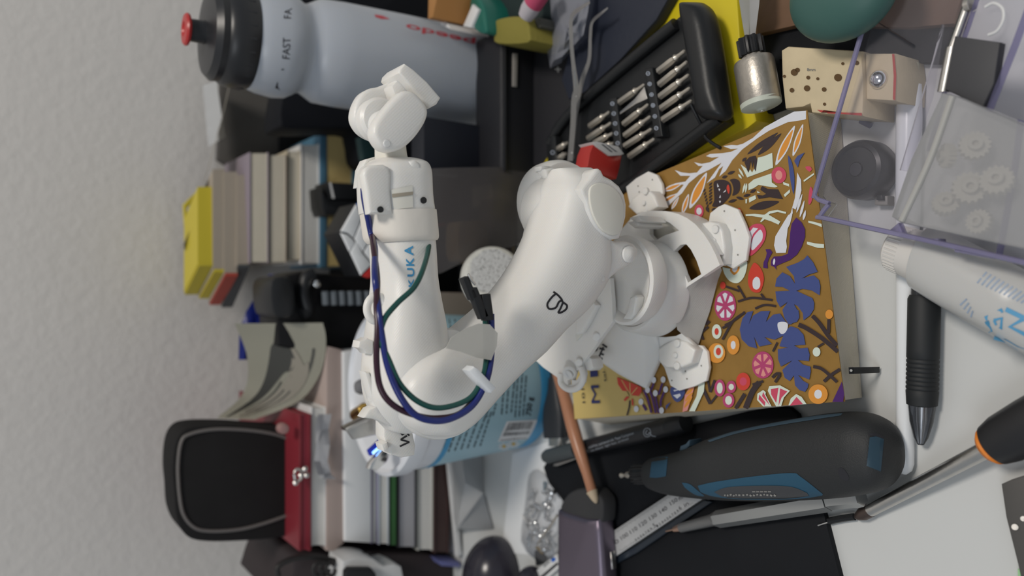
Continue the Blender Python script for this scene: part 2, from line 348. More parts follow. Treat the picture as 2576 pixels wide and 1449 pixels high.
# white feather and violet bird
A(WH, q1((1960, 840), (2005, 930), (2010, 1060), (1980, 1180), (1940, 1290), (1900, 1270), (1905, 1330), (1880, 1400), (1850, 1449), (1790, 1449), (1880, 1330), (1930, 1150), (1950, 980)), 0)
for a, b in (((1950, 1330), (2020, 1100)), ((1990, 1385), (2045, 1180)), ((2030, 1420), (2060, 1300))): a2, b2 = q1(a, b); leaf(a2, b2, 6.5, WH)
A(WH, q2((1260, 0), (1310, 0), (1280, 120), (1250, 180), (1240, 270), (1230, 340), (1240, 420), (1225, 495), (1100, 498), (1072, 400), (1090, 280), (1150, 180), (1210, 80)), 0)
A(VI, q2((1360, 38), (1430, 100), (1475, 190), (1475, 290), (1430, 420), (1370, 520), (1280, 590), (1160, 640), (1095, 670), (1105, 720), (1075, 680), (1030, 660), (1035, 590), (1070, 545), (1170, 540), (1250, 510), (1270, 400), (1280, 250), (1300, 120)), 0)
A(VI, q2((960, 450), (1020, 448), (1050, 490), (1010, 560), (985, 630), (990, 700), (930, 690), (935, 620), (965, 560), (978, 500)), 0); A(WH, q2((1072, 570), (1088, 600), (1072, 655), (1056, 625)), 3)
A(MI, q2((700, 5), (830, 0), (1000, 0), (1155, 90), (1130, 130), (1030, 85), (950, 60), (905, 98), (890, 90), (925, 40), (830, 25)), 0)
A(MI, q1((1330, 1350), (1440, 1342), (1560, 1355), (1620, 1310), (1720, 1295), (1825, 1320), (1820, 1342), (1720, 1320), (1630, 1340), (1590, 1370), (1650, 1400), (1600, 1400), (1450, 1368), (1335, 1370)), 0)
A(MI, q2((1515, 78), (1600, 95), (1690, 120), (1695, 162), (1610, 130), (1520, 105)), 0); A(MI, q2((1500, 350), (1600, 372), (1722, 385), (1722, 435), (1640, 432), (1540, 400), (1500, 385)), 0)
# flowers in the middle of the cover
A(PK, q2((760, 160), (830, 120), (920, 130), (965, 210), (955, 320), (890, 430), (790, 525), (740, 520), (690, 400), (700, 250)), 3)
A(WH, q2((800, 168), (865, 178), (800, 250), (770, 330), (745, 400), (720, 270)), 0); A(WH, q2((895, 195), (925, 250), (915, 330), (860, 400), (790, 465), (770, 400), (800, 300), (850, 230)), 3)
A(MI, q2((400, 680), (430, 690), (560, 700), (710, 600), (715, 700), (680, 810), (620, 880), (560, 890), (490, 860), (430, 780)), 3); A(OR, q2((500, 710), (610, 660), (620, 720), (560, 785), (520, 760)), 3); A(WH, q2((525, 710), (595, 670), (590, 720), (555, 752)), 3)
A(RD, q2((820, 625), (900, 700), (940, 820), (920, 940), (880, 1010), (790, 1000), (740, 920), (735, 800), (770, 690)), 3); A(WH, q2((840, 808), (885, 840), (890, 930), (850, 975), (800, 950), (795, 860)), 3)
flower(q2((405, 920))[0], 7, 9, RD)
def citrus(c, rx, ry, mo, mi_, n, off=0.2):
    flower(c, rx, ry, mo)
    for k in range(n):
        a = off + k * 6.2832 / n; w = 2.1 / n
        A(mi_, [(c[0] + math.cos(a) * rx * 0.25, c[1] + math.sin(a) * ry * 0.25), (c[0] + math.cos(a - w) * rx * 0.8, c[1] + math.sin(a - w) * ry * 0.8), (c[0] + math.cos(a) * rx * 0.87, c[1] + math.sin(a) * ry * 0.87), (c[0] + math.cos(a + w) * rx * 0.8, c[1] + math.sin(a + w) * ry * 0.8)], 0)
citrus(q2((437, 1185))[0], 27, 38, MG, WH, 7, -1.6); citrus(q3((925, 715))[0], 27, 34, MG, RS, 7, -1.2)
for l in (((445, 935), (620, 995)), ((600, 925), (690, 1080)), ((600, 1130), (760, 1085), (900, 1090), (1050, 1112)), ((900, 1030), (950, 1095)), ((825, 1222), (950, 1175), (1095, 1190)), ((690, 1265), (560, 1370), (430, 1440))): AS(DK, q2(*l), 5.5)
# the blue leaves
A(BL, q2((1505, 530), (1580, 620), (1640, 745), (1520, 780), (1435, 830), (1590, 790), (1655, 850), (1675, 930), (1665, 1050), (1560, 985), (1440, 965), (1360, 990), (1480, 1045), (1570, 1085), (1595, 1150), (1590, 1230), (1540, 1310), (1455, 1375), (1445, 1280), (1380, 1190), (1330, 1165), (1385, 1260), (1400, 1340), (1370, 1395), (1260, 1425), (1205, 1340), (1180, 1240), (1250, 1135), (1150, 1205), (1105, 1120), (1090, 1000), (1280, 990), (1180, 940), (1085, 935), (1105, 830), (1180, 750), (1280, 800), (1345, 900), (1330, 800), (1230, 680), (1380, 625), (1460, 580)), 0)
A(BL, q3((800, 10), (740, 190), (800, 70), (900, 15), (1020, 10), (965, 155), (1060, 60), (1150, 45), (1215, 140), (1260, 190), (1200, 330), (1080, 385), (945, 350), (1045, 440), (880, 475), (810, 345), (850, 500), (740, 470), (650, 380), (625, 250), (660, 110), (720, 30)), 0)
A(BL, q3((1230, 260), (1290, 210), (1380, 240), (1455, 320), (1480, 450), (1330, 460), (1400, 500), (1510, 490), (1535, 580), (1525, 665), (1380, 650), (1450, 710), (1545, 735), (1550, 800), (1530, 905), (1385, 845), (1450, 920), (1520, 960), (1510, 1010), (1475, 1065), (1400, 1040), (1345, 980), (1330, 850), (1275, 925), (1210, 880), (1180, 780), (1310, 655), (1160, 735), (1125, 640), (1120, 510), (1255, 490), (1140, 470), (1190, 340)), 0)
A(BL, q3((1180, 0), (1390, 0), (1400, 80), (1370, 140), (1280, 190), (1230, 140)), 0)
A(WH, q3((1120, 170), (1180, 152), (1245, 170), (1248, 240), (1210, 300), (1160, 308), (1125, 250)), 3)
# branches and small flowers low on the cover
for l, w in ((((690, 30), (560, 120), (500, 200), (400, 385)), 6), (((400, 235), (510, 175)), 6), (((1055, 540), (1115, 420)), 5), (((1390, 190), (1500, 240), (1700, 370), (1900, 540)), 11), (((1570, 75), (1660, 170), (1780, 340), (1890, 460)), 10), (((1785, 120), (1780, 300)), 8), (((1640, 480), (1720, 430)), 5), (((1580, 735), (1700, 770), (1890, 935)), 8), (((1720, 930), (1820, 840), (1930, 770)), 8), (((1050, 880), (1100, 830), (1160, 830)), 7), (((1150, 840), (1085, 940)), 7), (((205, 880), (235, 1065)), 5), (((300, 910), (240, 1070)), 6), (((140, 1010), (240, 1220)), 8), (((325, 1110), (240, 1220)), 5), (((790, 970), (930, 925)), 6), (((880, 940), (790, 1060), (700, 1280)), 14), (((690, 1090), (570, 1280)), 9), (((230, 140), (180, 190)), 8), (((215, 215), (130, 300), (150, 385)), 6)): AS(DK, q3(*l), w)
for c, rx, ry, mo, ci, a, b in (((325, 280), 62, 95, MI, RD, 28, 46), ((540, 455), 82, 125, OR, WH, 32, 54), ((325, 560), 112, 130, OR, None, 0, 0), ((348, 540), 62, 88, MI, RD, 34, 50), ((1625, 545), 50, 60, MI, None, 0, 0), ((1790, 55), 50, 60, OR, None, 0, 0), ((670, 930), 92, 115, RD, PK, 46, 54), ((365, 1015), 70, 110, MG, MI, 38, 72), ((515, 1000), 62, 80, MG, MI, 34, 40), ((480, 1175), 75, 95, MG, MI, 44, 58), ((1645, 1095), 126, 128, OR, WH, 50, 60)):
    c2, = q3(c); flower(c2, rx / 5.174, ry / 5.174, mo, ci, a / 5.174, b / 5.174)
for sh in (((930, 1255), (850, 1170), (855, 1090), (930, 1040), (965, 1070), (960, 1100), (1040, 1255)), ((1100, 1255), (1040, 1150), (990, 1050), (1010, 990), (1150, 980), (1280, 1050), (1200, 1140), (1165, 1250)), ((1260, 1240), (1290, 1150), (1360, 1092), (1430, 1130), (1495, 1225))): A(MI, q3(*sh), 0)
for sh in (((950, 1250), (870, 1160), (880, 1100), (960, 1200)), ((930, 1065), (915, 1120), (1020, 1245)), ((1100, 1210), (1035, 1100), (1030, 1030), (1130, 1010)), ((1150, 1020), (1245, 1060), (1170, 1140), (1130, 1250)), ((1275, 1245), (1365, 1130), (1450, 1225))): A(PK, q3(*sh), 0)
A(VI, q3((1955, 930), (1985, 1090), (1970, 1195), (1830, 1195)), 0)
# the bouquet by the title
for sh in (((740, 530), (800, 610), (890, 760), (880, 700), (830, 640), (745, 600)), ((735, 525), (900, 590), (1030, 645), (1035, 700), (1000, 755), (910, 745), (880, 700), (800, 690), (745, 610)), ((885, 765), (830, 820), (815, 800), (850, 760)), ((910, 780), (930, 800), (935, 880), (915, 860))): A(RD, q4(*sh), 0)
for l in (((790, 560), (895, 740)), ((890, 590), (895, 760)), ((980, 650), (900, 745))): AS(PG, q4(*l), 2)
AS(DK, q4((890, 810), (880, 900), (855, 990)), 4)
for l, w in ((((1060, 680), (1110, 800), (1150, 960)), 5), (((1130, 680), (1170, 800), (1205, 960)), 5), (((1200, 760), (1240, 960)), 5), (((1310, 700), (1270, 800), (1265, 880)), 5), (((1285, 600), (1240, 740)), 5), (((1180, 600), (1150, 680)), 5), (((1050, 860), (1090, 930)), 6)): AS(VI, q4(*l), w)
for c in ((1180, 560), (1295, 555), (1325, 675), (1200, 720), (1105, 680), (1025, 825), (968, 912), (1275, 930)): flower(q4(c)[0], 6, 8, WH)
A(BL, q4((1385, 650), (1560, 660), (1530, 780), (1465, 830), (1405, 770)), 2); A(WH, q4((1420, 680), (1520, 670), (1430, 700)), 0); A(WH, q4((1415, 745), (1500, 725), (1510, 750), (1465, 788)), 0)
A(BL, q4((1390, 825), (1330, 925), (1325, 870)), 0); A(MI, q4((1730, 590), (1800, 590), (1790, 700), (1680, 940), (1610, 940), (1700, 760)), 0); A(RS, q4((1530, 950), (1560, 740), (1640, 610), (1680, 620), (1640, 770), (1590, 930)), 0)
for k in range(4): a2, b2 = q4((1550 + k * 10, 900 - k * 80), (1650 + k * 6, 760 - k * 50)); leaf(a2, b2, 8, OR)
obj('cover_artwork', art, AC, bk)
bm = B(); S = onG(ZB + 0.0009)
text(bm, 'M', [(1509, 1014), (1506, 969), (1486, 970), (1488, 1015)], S); text(bm, 'I', [(1504, 947), (1503, 932), (1484, 933), (1485, 949)], S)
obj('title_lettering', bm, mat('navy_ink', (0.02, 0.025, 0.12), 0.5), bk)
bm = B(); text(bm, '101', [(1472, 1013), (1469, 977), (1462, 978), (1465, 1014)], S); obj('title_number', bm, INK, bk); bm = B(); text(bm, 'tal.', [(1526, 960), (1521, 928), (1516, 929), (1518, 961)], S); obj('small_lettering', bm, INK, bk)
# ================= the white printed robot arm
from mathutils.bvhtree import BVHTree
def onB(*objs, off=0.00025):
    """marks laid onto the surface of finished parts, wherever the line of sight meets them"""
    vs = []; fs = []
    for o in objs:
        k = len(vs); l = V(o['_o']); vs += [v.co + l for v in o.data.vertices]; fs += [[i + k for i in p.vertices] for p in o.data.polygons]
    t = BVHTree.FromPolygons(vs, fs); last = [None]
    def S(x, y):
        d = ray(x, y).normalized(); h = t.ray_cast(EYE, d)
        if h[0] is None: return EYE + d * ((last[0] or (t.find_nearest(EYE + d * 0.4)[0] - EYE).length) - off)
        last[0] = (h[0] - EYE).length
        return h[0] - d * off
    return S
def plate(bm, outer, holes, vec, mi=0):
    """a flat plate with openings, given thickness along vec"""
    es = []
    for lp in [outer] + holes:
        vs = [bm.verts.new(V(p)) for p in lp]; es += [bm.edges.new((vs[i], vs[(i + 1) % len(vs)])) for i in range(len(vs))]
    r = bmesh.ops.triangle_fill(bm, edges=es, use_beauty=True, use_dissolve=False)
    fs = [g for g in r['geom'] if isinstance(g, bmesh.types.BMFace)]
    e = bmesh.ops.extrude_face_region(bm, geom=fs)
    bmesh.ops.translate(bm, verts=[g for g in e['geom'] if isinstance(g, bmesh.types.BMVert)], vec=V(vec))
    return bm
AY = 0.309
ra = thing('robot_arm', 'white printed model robot arm standing on the gold paperback', 'robot arm', G(1640, 740, ZB + 0.0016))
ZF = ZB + 0.0015
# --- base
o1 = [(1565, 575), (1590, 546), (1615, 534), (1642, 530), (1675, 531), (1706, 538), (1729, 549), (1749, 564), (1770, 588), (1787, 614), (1800, 640), (1811, 667), (1728, 722), (1712, 765), (1700, 806), (1700, 814), (1640, 816), (1560, 800), (1520, 700)]
bm = B(); plate(bm, GP(o1 + [], 0.046), [GP([(1695, 632), (1712, 616), (1726, 614), (1738, 628), (1752, 655), (1764, 690), (1731, 711), (1716, 676)], 0.046), GP([(1634, 550), (1655, 549), (1684, 560), (1708, 580), (1672, 592), (1648, 606), (1634, 590)], 0.046)], DN * 0.003)
base = obj('base_ring', bm, PLASTIC, ra)
bm = B(); prism(bm, GP([(1625, 548), (1660, 542), (1715, 572), (1712, 590), (1650, 612), (1625, 600)], 0.040), DN * 0.002); obj('pocket_floor', bm, PLASTIC_IN, ra)
bm = B(); prism(bm, GP(o1[:11], 0.0459) + GP([(x * 0.97 + 1640 * 0.03, y * 0.97 + 700 * 0.03) for x, y in o1[:11][::-1]], 0.0459), V((0, 0, ZB - 0.0444)) , 0)
sheet(bm, [[G(a[0], a[1], .0458).lerp(G(b[0], b[1], ZF), t / 4) for t in range(5)] for a, b in (((1811, 667), (1816, 680)), ((1770, 694), (1806, 705)), ((1728, 722), (1798, 735)), ((1712, 765), (1785, 785)), ((1700, 806), (1768, 832)), ((1704, 830), (1755, 874)))], 0.0012)
obj('base_skirt', bm, PLASTIC, ra)
C0 = V((-0.0003, 0.3172, 0))
bm = B(); lathe(bm, [(0.0262, 0.0435), (0.0262, 0.0455), (0.0250, 0.052), (0.0235, 0.0595), (0.0222, 0.0612), (0.0205, 0.0612), (0.019, 0.059), (0.012, 0.059), (0, 0.059)], C0, seg=72); obj('base_drum', bm, PLASTIC, ra)
bm = B(); prism(bm, [G(1540, 806, 0.060), G(1484, 893, 0.052), G(1554, 941, 0.042), G(1625, 979, ZF + 0.0005), G(1655, 913, ZF + 0.0015), G(1662, 880, 0.036), G(1650, 846, 0.044), G(1617, 818, 0.054)], DN * 0.0025, 0.0005); prism(bm, [G(1648, 846, .042), G(1672, 848, .042), G(1700, 845, .042), G(1714, 838, .042), G(1750, 872, .036), G(1700, 868, .036), G(1660, 882, .036)], DN * .003, .0003)
apron = obj('base_apron', bm, PLASTIC, ra)
bm = B(); prism(bm, WP([(1586, 812), (1600, 812), (1604, 848), (1588, 850)], 0.2695), V((0, 0.0001, 0.0002)))
def foot(pl, br, dots, zt):
    bm = B(); prism(bm, GP(pl, ZF + 0.0022), DN * 0.0022, 0.0004); f = obj('foot_plate', bm, PLASTIC, ra)
    b2 = B(); prism(b2, GP(br, zt), DN * (zt - ZF - 0.0015), 0.0014, 3)
    S = onG(zt)
    c = sum((V((*p, 0)) for p in br), V()) / len(br)
    for k, (dx, dy, r) in enumerate(((0.25, -0.45, 0.0016), (0.1, 0.05, 0.0011), (0.25, 0.5, 0.0016))):
        x = c.x + dx * 30; y = c.y + dy * 60; cyl(b2, S(x, y) + DN * 0.001, S(x, y) + UP * 0.0012, r * 1.3, bev=0.0003)
    obj('foot_bracket', b2, PLASTIC, f)
    b3 = B(); S = onG(ZF + 0.0024)
    for x, y in dots: lathe(b3, [(0.00045, 0), (0.00045, 0.00012)], S(x, y), seg=10)
    obj('screw_hole', b3, mat('shadowed_hole', (0.25, 0.24, 0.22), 0.8), f)
foot([(1786, 536), (1806, 520), (1822, 513), (1856, 527), (1872, 562), (1884, 596), (1881, 620), (1876, 655), (1843, 676), (1820, 664), (1800, 640), (1782, 560)], [(1742, 566), (1768, 560), (1785, 556), (1806, 562), (1816, 580), (1822, 620), (1820, 664), (1806, 668), (1796, 652), (1778, 612)], [(1822, 531), (1849, 579), (1835, 588), (1856, 641)], 0.040)
foot([(1652, 900), (1671, 925), (1680, 952), (1686, 970), (1708, 983), (1746, 972), (1776, 958), (1783, 925), (1778, 885), (1766, 870), (1740, 866)], [(1654, 878), (1658, 912), (1676, 926), (1712, 926), (1738, 914), (1748, 880), (1726, 862), (1696, 852), (1670, 866)], [(1724, 934), (1728, 953), (1764, 920), (1690, 957)], 0.040)
foot([(1574, 470), (1600, 448), (1630, 431), (1652, 440), (1664, 462), (1667, 485), (1656, 512), (1620, 530), (1585, 520)], [(1578, 520), (1590, 498), (1612, 482), (1634, 480), (1645, 492), (1655, 520), (1630, 534), (1600, 540)], [(1641, 452), (1605, 468), (1608, 483)], 0.042)
bm = B(); 
for a, b in (((1588, 548), (1608, 560)), ((1584, 560), (1602, 572))): prism(bm, GP([(a[0] - 8, a[1]), (b[0] - 4, b[1] - 18), (b[0] + 8, b[1] - 4), (a[0] + 10, a[1] + 14)], 0.066), DN * 0.018, 0.001)
obj('stop_block', bm, PLASTIC, ra)
bm = B(); S = onB(apron, off=0.0002)
text(bm, 'SE', [(1486, 897), (1517, 908), (1528, 868), (1500, 856)][:0] or [(1497, 900), (1524, 866), (1511, 856), (1484, 890)][:4], S)
bm.free(); bm = B(); S(1530, 900)
for l in (((1499, 862), (1503, 870), (1500, 881), (1493, 883), (1491, 889)), ((1508, 876), (1521, 880)), ((1515, 866), (1527, 874)), ((1518, 873), (1506, 900)), ((1510, 889), (1519, 893)), ((1504, 899), (1516, 903))): stroke(bm, l, 4.6, S, n=3)
obj('marker_writing', bm, INK, ra)
# --- turret and shoulder
bm = B(); T0 = G(1572, 705, 0.072)
lathe(bm, [(0.0205, -0.011), (0.0225, -0.004), (0.0222, 0.0), (0.0208, 0.0012), (0.0188, 0.0), (0.0172, -0.003), (0.008, -0.004), (0, -0.004)], T0, seg=64, ex=1.05, ey=0.95)
obj('turret', bm, PLASTIC, ra)
bm = B(); prism(bm, GP([(1596, 742), (1601, 748), (1594, 790), (1584, 804), (1566, 802), (1578, 778), (1583, 748)], 0.0745), DN * 0.006, 0.0012, 3); obj('turret_rib', bm, PLASTIC, ra)
gp = [(1535, 700), (1540, 760), (1541, 810), (1510, 852), (1484, 890), (1463, 915), (1470, 940), (1466, 962), (1450, 980), (1430, 981), (1412, 964), (1400, 948), (1366, 924), (1346, 905), (1338, 880), (1360, 850), (1420, 780), (1500, 700)]
bm = B(); plate(bm, GP(gp, 0.074), [GP([(1446, 935), (1456, 930), (1459, 943), (1450, 957), (1440, 956)], 0.074), GP([(1428, 957), (1438, 953), (1439, 967), (1429, 969)], 0.074)], DN * 0.0025)
bmesh.ops.recalc_face_normals(bm, faces=bm.faces)
gear = obj('gear_cover', bm, PLASTIC, ra)
bm = B(); prism(bm, GP([(1478, 746), (1500, 768), (1478, 812), (1462, 838), (1448, 842), (1446, 828), (1450, 790)], 0.0775), DN * 0.004, 0.0012, 3)
cyl(bm, G(1442, 915, 0.070), G(1432, 940, 0.077), 0.0042, bev=0.0008); cyl(bm, G(1432, 940, 0.077), G(1430, 942, 0.0776), 0.0025); cyl(bm, G(1459, 907, 0.072), G(1456, 912, 0.0765), 0.0022, bev=0.0005); cyl(bm, G(1503, 845, 0.072), G(1501, 848, 0.0752), 0.0024, bev=0.0006)
tube(bm, [G(x, y, 0.0745) for x, y in ((1410, 940), (1412, 965), (1432, 980), (1456, 974), (1468, 950), (1462, 925))], 0.0018)
prism(bm, GP([(1478, 895), (1487, 903), (1492, 925), (1484, 933), (1474, 932), (1462, 924)], 0.072), DN * 0.008, 0.001)
obj('gear_cover_boss', bm, PLASTIC, gear)
bm = B(); prism(bm, GP([(1398, 830), (1396, 846), (1380, 868), (1364, 874), (1355, 867), (1372, 850)], 0.0744), DN * 0.001, 0.0); prism(bm, GP([(1447, 842), (1450, 858), (1462, 846), (1476, 822), (1466, 832)], 0.0744), DN * 0.001); obj('recess_shade', bm, PLASTIC_IN, gear)  # slots drawn as flat ivory patches, the recess shade is in their colour
SF = W(1398, 512, 0.336)
bm = B(); lathe(bm, [(0.0205, -0.004), (0.0222, 0.0), (0.0226, 0.004), (0.0222, 0.010), (0.020, 0.0125), (0.010, 0.014), (0, 0.014)], SF + V((0, -0.006, 0)), (0, 1, 0), seg=56, up=UP); obj('shoulder_drum', bm, PLASTIC, ra)
bm = B(); prism(bm, WP([(1372, 425), (1376, 445), (1366, 478), (1350, 520), (1342, 560), (1335, 590), (1345, 600), (1362, 560), (1380, 500), (1402, 455), (1412, 430), (1392, 420)], 0.322), BACK * 0.008, 0.0015, 3)
prism(bm, WP([(1360, 418), (1364, 416), (1386, 418), (1386, 426), (1362, 429)], 0.325), BACK * 0.006, 0.0006); obj('shoulder_rib', bm, PLASTIC, ra)
# arch over the shoulder and the near cover
NC = W(1522, 535, 0.292)
bm = B(); lathe(bm, [(0.0165, 0), (0.0172, 0.002), (0.0172, 0.034), (0.016, 0.036), (0, 0.036)], NC + V((0, 0.004, 0.0035)), (0.1, 1, 0.12), seg=48, up=UP); obj('shoulder_arch', bm, PLASTIC, ra)
fc = [(1462, 474), (1472, 462), (1484, 448), (1494, 432), (1500, 424), (1508, 423), (1515, 428), (1521, 441), (1540, 451), (1560, 467), (1573, 490), (1578, 515), (1577, 545), (1568, 580), (1560, 600), (1540, 603), (1518, 590), (1500, 572), (1490, 556), (1480, 530), (1476, 510), (1466, 490)]
bm = B(); prism(bm, WP(fc, 0.288), BACK * 0.010, 0.0018, 3); cov = obj('shoulder_cover', bm, PLASTIC, ra)
fr = blob([(1488, 470), (1510, 460), (1538, 468), (1560, 490), (1570, 520), (1568, 555), (1560, 585), (1540, 592), (1518, 580), (1503, 560), (1490, 530), (1484, 495)], 4)
bm = B(); prism(bm, WP(fr, 0.2868), BACK * 0.002, 0.0006, 2); obj('shoulder_cap', bm, PLASTIC_IN, cov)
bm = B(); prism(bm, WP([(1492, 560), (1500, 576), (1520, 594), (1550, 606), (1576, 605), (1596, 612), (1608, 626), (1606, 642), (1594, 660), (1576, 674), (1556, 684), (1531, 706), (1500, 720), (1468, 700), (1450, 650), (1466, 600)], 0.2915), BACK * 0.020, 0.002, 3); fork = obj('shoulder_fork', bm, PLASTIC, ra)
bm = B(); c = W(1581, 640, 0.2912); lathe(bm, [(0.0042, 0), (0.004, -0.001), (0.0025, -0.0016), (0.0012, -0.0022), (0, -0.0022)], c, (0, 1, 0), seg=24); obj('pivot_boss', bm, PLASTIC, fork)
# --- upper arm
bm = loftW(B(), [((1396, 425), (1480, 425), 0.006), ((1392, 450), (1490, 462), 0.014), ((1380, 480), (1498, 515), 0.0185), ((1362, 545), (1497, 600), 0.0195), ((1336, 612), (1500, 690), 0.020), ((1292, 690), (1452, 770), 0.020), ((1240, 755), (1390, 828), 0.020), ((1185, 805), (1336, 884), 0.021), ((1112, 862), (1284, 930), 0.021), ((1030, 900), (1235, 985), 0.020), ((985, 960), (1170, 1060), 0.018), ((992, 1020), (1120, 1088), 0.0165), ((1005, 1050), (1080, 1092), 0.0125), ((1020, 1070), (1055, 1092), 0.006)], AY, 0.02, sq=3.3, seg=56)
uarm = obj('upper_arm', bm, PLASTIC, ra)
EC = W(1098, 962, AY + 0.005)
bm = B(); lathe(bm, [(0.0225, 0), (0.0243, -0.0015), (0.0248, -0.005), (0.024, -0.008), (0.021, -0.0095), (0, -0.0105)][::-1], EC, (0, 1, 0), seg=72); 
for v in bm.verts: v.co = v.co
ecov = obj('elbow_cover', bm, PLASTIC, ra)
bm = B(); prism(bm, WP([(1500, 660), (1470, 640)], 0.29) + WP([(1457, 655), (1460, 668), (1490, 692), (1512, 712), (1526, 708), (1524, 690)], 0.29), BACK * 0.008, 0.0012, 3); obj('cable_guide', bm, PLASTIC, uarm)
bm = B(); S = onB(uarm)
for l in (((1400, 738), (1388, 748), (1377, 765), (1382, 777), (1398, 774), (1406, 760), (1414, 755)), ((1392, 734), (1403, 742), (1412, 752), (1416, 760), (1426, 768), (1424, 778), (1412, 786), (1404, 787)), ((1404, 787), (1410, 776), (1416, 762))): stroke(bm, l, 4.8, S, n=5)
obj('marker_writing', bm, INK, uarm)
# --- forearm
FY = 0.320
bm = loftW(B(), [((985, 1085), (1020, 1092), 0.006, 0.004), ((950, 1045), (1090, 1075), 0.014, 0.003), ((928, 1000), (1130, 1020), 0.019), ((924, 950), (1140, 960), 0.021), ((927, 900), (1135, 905), 0.021), ((932, 860), (1110, 866), 0.0205), ((940, 800), (1098, 800), 0.0195), ((945, 750), (1088, 748), 0.0185), ((948, 700), (1082, 698), 0.017), ((944, 620), (1078, 620), 0.0165), ((944, 575), (1074, 575), 0.0160)], FY, 0.02, sq=2.6, seg=44)
farm = obj('forearm', bm, PLASTIC, ra)
bm = loftW(B(), [((940, 612), (1080, 606), 0.017), ((930, 598), (1083, 596), 0.0178), ((924, 560), (1080, 558), 0.0178), ((920, 535), (1078, 532), 0.0175)], FY, 0.018, sq=2.7, seg=44); sleeve = obj('paper_sleeve', bm, mat('masking_sleeve', (0.74, 0.70, 0.64), 0.6, bump=0.15, bscale=250), ra)
bm = loftW(B(), [((918, 536), (1075, 532), 0.0165), ((914, 500), (1070, 496), 0.0165), ((912, 445), (1068, 440), 0.016), ((918, 420), (1062, 418), 0.0145), ((932, 408), (1050, 408), 0.0118), ((938, 402), (1030, 402), 0.009)], FY, 0.016, sq=2.9, seg=44); hous = obj('wrist_housing', bm, PLASTIC, ra)
S = onB(hous, off=0.00035)
bm = B(); panel(bm, [(984, 477), (1038, 466), (1040, 532), (992, 538)], S); obj('housing_window', bm, PLASTIC_IN, hous)
S1 = onB(hous, off=0.0006)
bm = B(); panel(bm, [(986, 488), (1039, 482), (1039, 490), (987, 497)], S1); obj('window_gap', bm, mat('amber_shadow_plastic', (0.34, 0.30, 0.24), 0.6), hous)
bm = B()
for c, r in (((958, 527), 0.0015), ((1065, 504), 0.0014)):
    p = S(*c); n = (p - V((p.x, FY, p.z + 0.0 if c[0] < 1000 else p.z))).normalized(); cyl(bm, p + BACK * 0.0006, p - BACK * 0.0005, r, seg=16)
obj('housing_screw', bm, BLACKP, hous)
bm = B(); prism(bm, WP([(914, 440), (918, 424), (930, 415), (966, 413), (980, 420), (985, 440), (984, 480), (990, 538), (930, 538), (922, 480)], FY - 0.0160), BACK * 0.006, 0.0016, 3)
prism(bm, WP([(1030, 405), (1043, 400), (1056, 408), (1068, 430), (1068, 500), (1066, 530), (1042, 532), (1038, 466), (1032, 430)], FY - 0.0155), BACK * 0.010, 0.0016, 3); rib = obj('housing_rib', bm, PLASTIC, hous)
bm = B(); lathe(bm, [(0.0013, 0), (0.0013, 0.0008)], W(958, 527, FY - 0.0168), (0, 1, 0), seg=16); obj('rib_screw', bm, BLACKP, rib)
bm = B(); prism(bm, WP([(905, 470), (910, 425), (922, 400), (944, 394), (948, 400), (930, 410), (918, 430), (912, 470)], FY + 0.004), BACK * 0.008, 0.0006); obj('housing_ear', bm, PLASTIC, hous)
bm = loftW(B(), [((948, 415), (1020, 415), 0.0085), ((951, 395), (1015, 395), 0.0075), ((951, 372), (1012, 372), 0.0075), ((950, 350), (1012, 350), 0.0075)], FY, 0.009, sq=3.2); obj('wrist_shaft', bm, PLASTIC_IN, ra)
# wrist: far cheek, hub, near cheek, flange
WF = FY + 0.002
bm = B(); prism(bm, WP(blob([(891, 290), (896, 262), (910, 236), (930, 222), (953, 217), (985, 202), (1006, 178), (1030, 190), (1040, 225), (1010, 262), (985, 300), (965, 340), (945, 350), (915, 335), (897, 312)], 4), WF), BACK * 0.008, 0.0018, 3); obj('far_cheek', bm, PLASTIC, ra)
bm = B(); lathe(bm, [(0.0, -0.001), (0.0085, 0), (0.0098, 0.0015), (0.0098, 0.006), (0.0085, 0.007)], W(962, 300, WF - 0.006), (0, 1, 0), seg=40); lathe(bm, [(0.006, 0), (0.0065, 0.001), (0.0065, 0.008)], W(975, 312, WF - 0.012), (0, 1, 0), seg=40); obj('wrist_hub', bm, PLASTIC, ra)
bm = B(); prism(bm, WP(blob([(943, 345), (941, 322), (950, 300), (972, 270), (995, 244), (1015, 228), (1040, 229), (1062, 248), (1078, 275), (1074, 302), (1058, 330), (1040, 352), (1016, 372), (988, 380), (962, 372)], 4), WF - 0.0175), BACK * 0.0085, 0.0022, 3); near = obj('near_cheek', bm, PLASTIC, ra)
bm = B(); lathe(bm, [(0.0, -0.0005), (0.0014, -0.0004), (0.0018, 0.0002)], W(973, 361, WF - 0.0175), (0, 1, 0), seg=20); obj('pivot_dimple', bm, PLASTIC, near)
bm = B(); prism(bm, WP([(1019, 159), (1042, 175), (1075, 205), (1110, 246), (1100, 262), (1081, 272), (1060, 250), (1030, 215), (1003, 184), (1006, 172)], WF - 0.013), BACK * 0.019, 0.0012, 3); prism(bm, WP([(985, 215), (1008, 190), (1060, 235), (1078, 275), (1040, 300), (1000, 260)], WF - 0.008), BACK * 0.012, 0.002); fl = obj('tool_flange', bm, PLASTIC, ra)
# lettering on the forearm
bm = B(); S = onB(farm)
for ch, yb, yt, xa, xb in (('K', 722, 701, 1028, 1042), ('U', 696, 674, 1025, 1043), ('K', 669, 648, 1022, 1042), ('A', 643, 618, 1018, 1040)): text(bm, ch, [(xb, yb), (xb - 1, yt), (xa - 1, yt), (xa, yb)], S, bold=0.03)
obj('lettering', bm, mat('blue_lettering', (0.06, 0.30, 0.55), 0.4), farm)
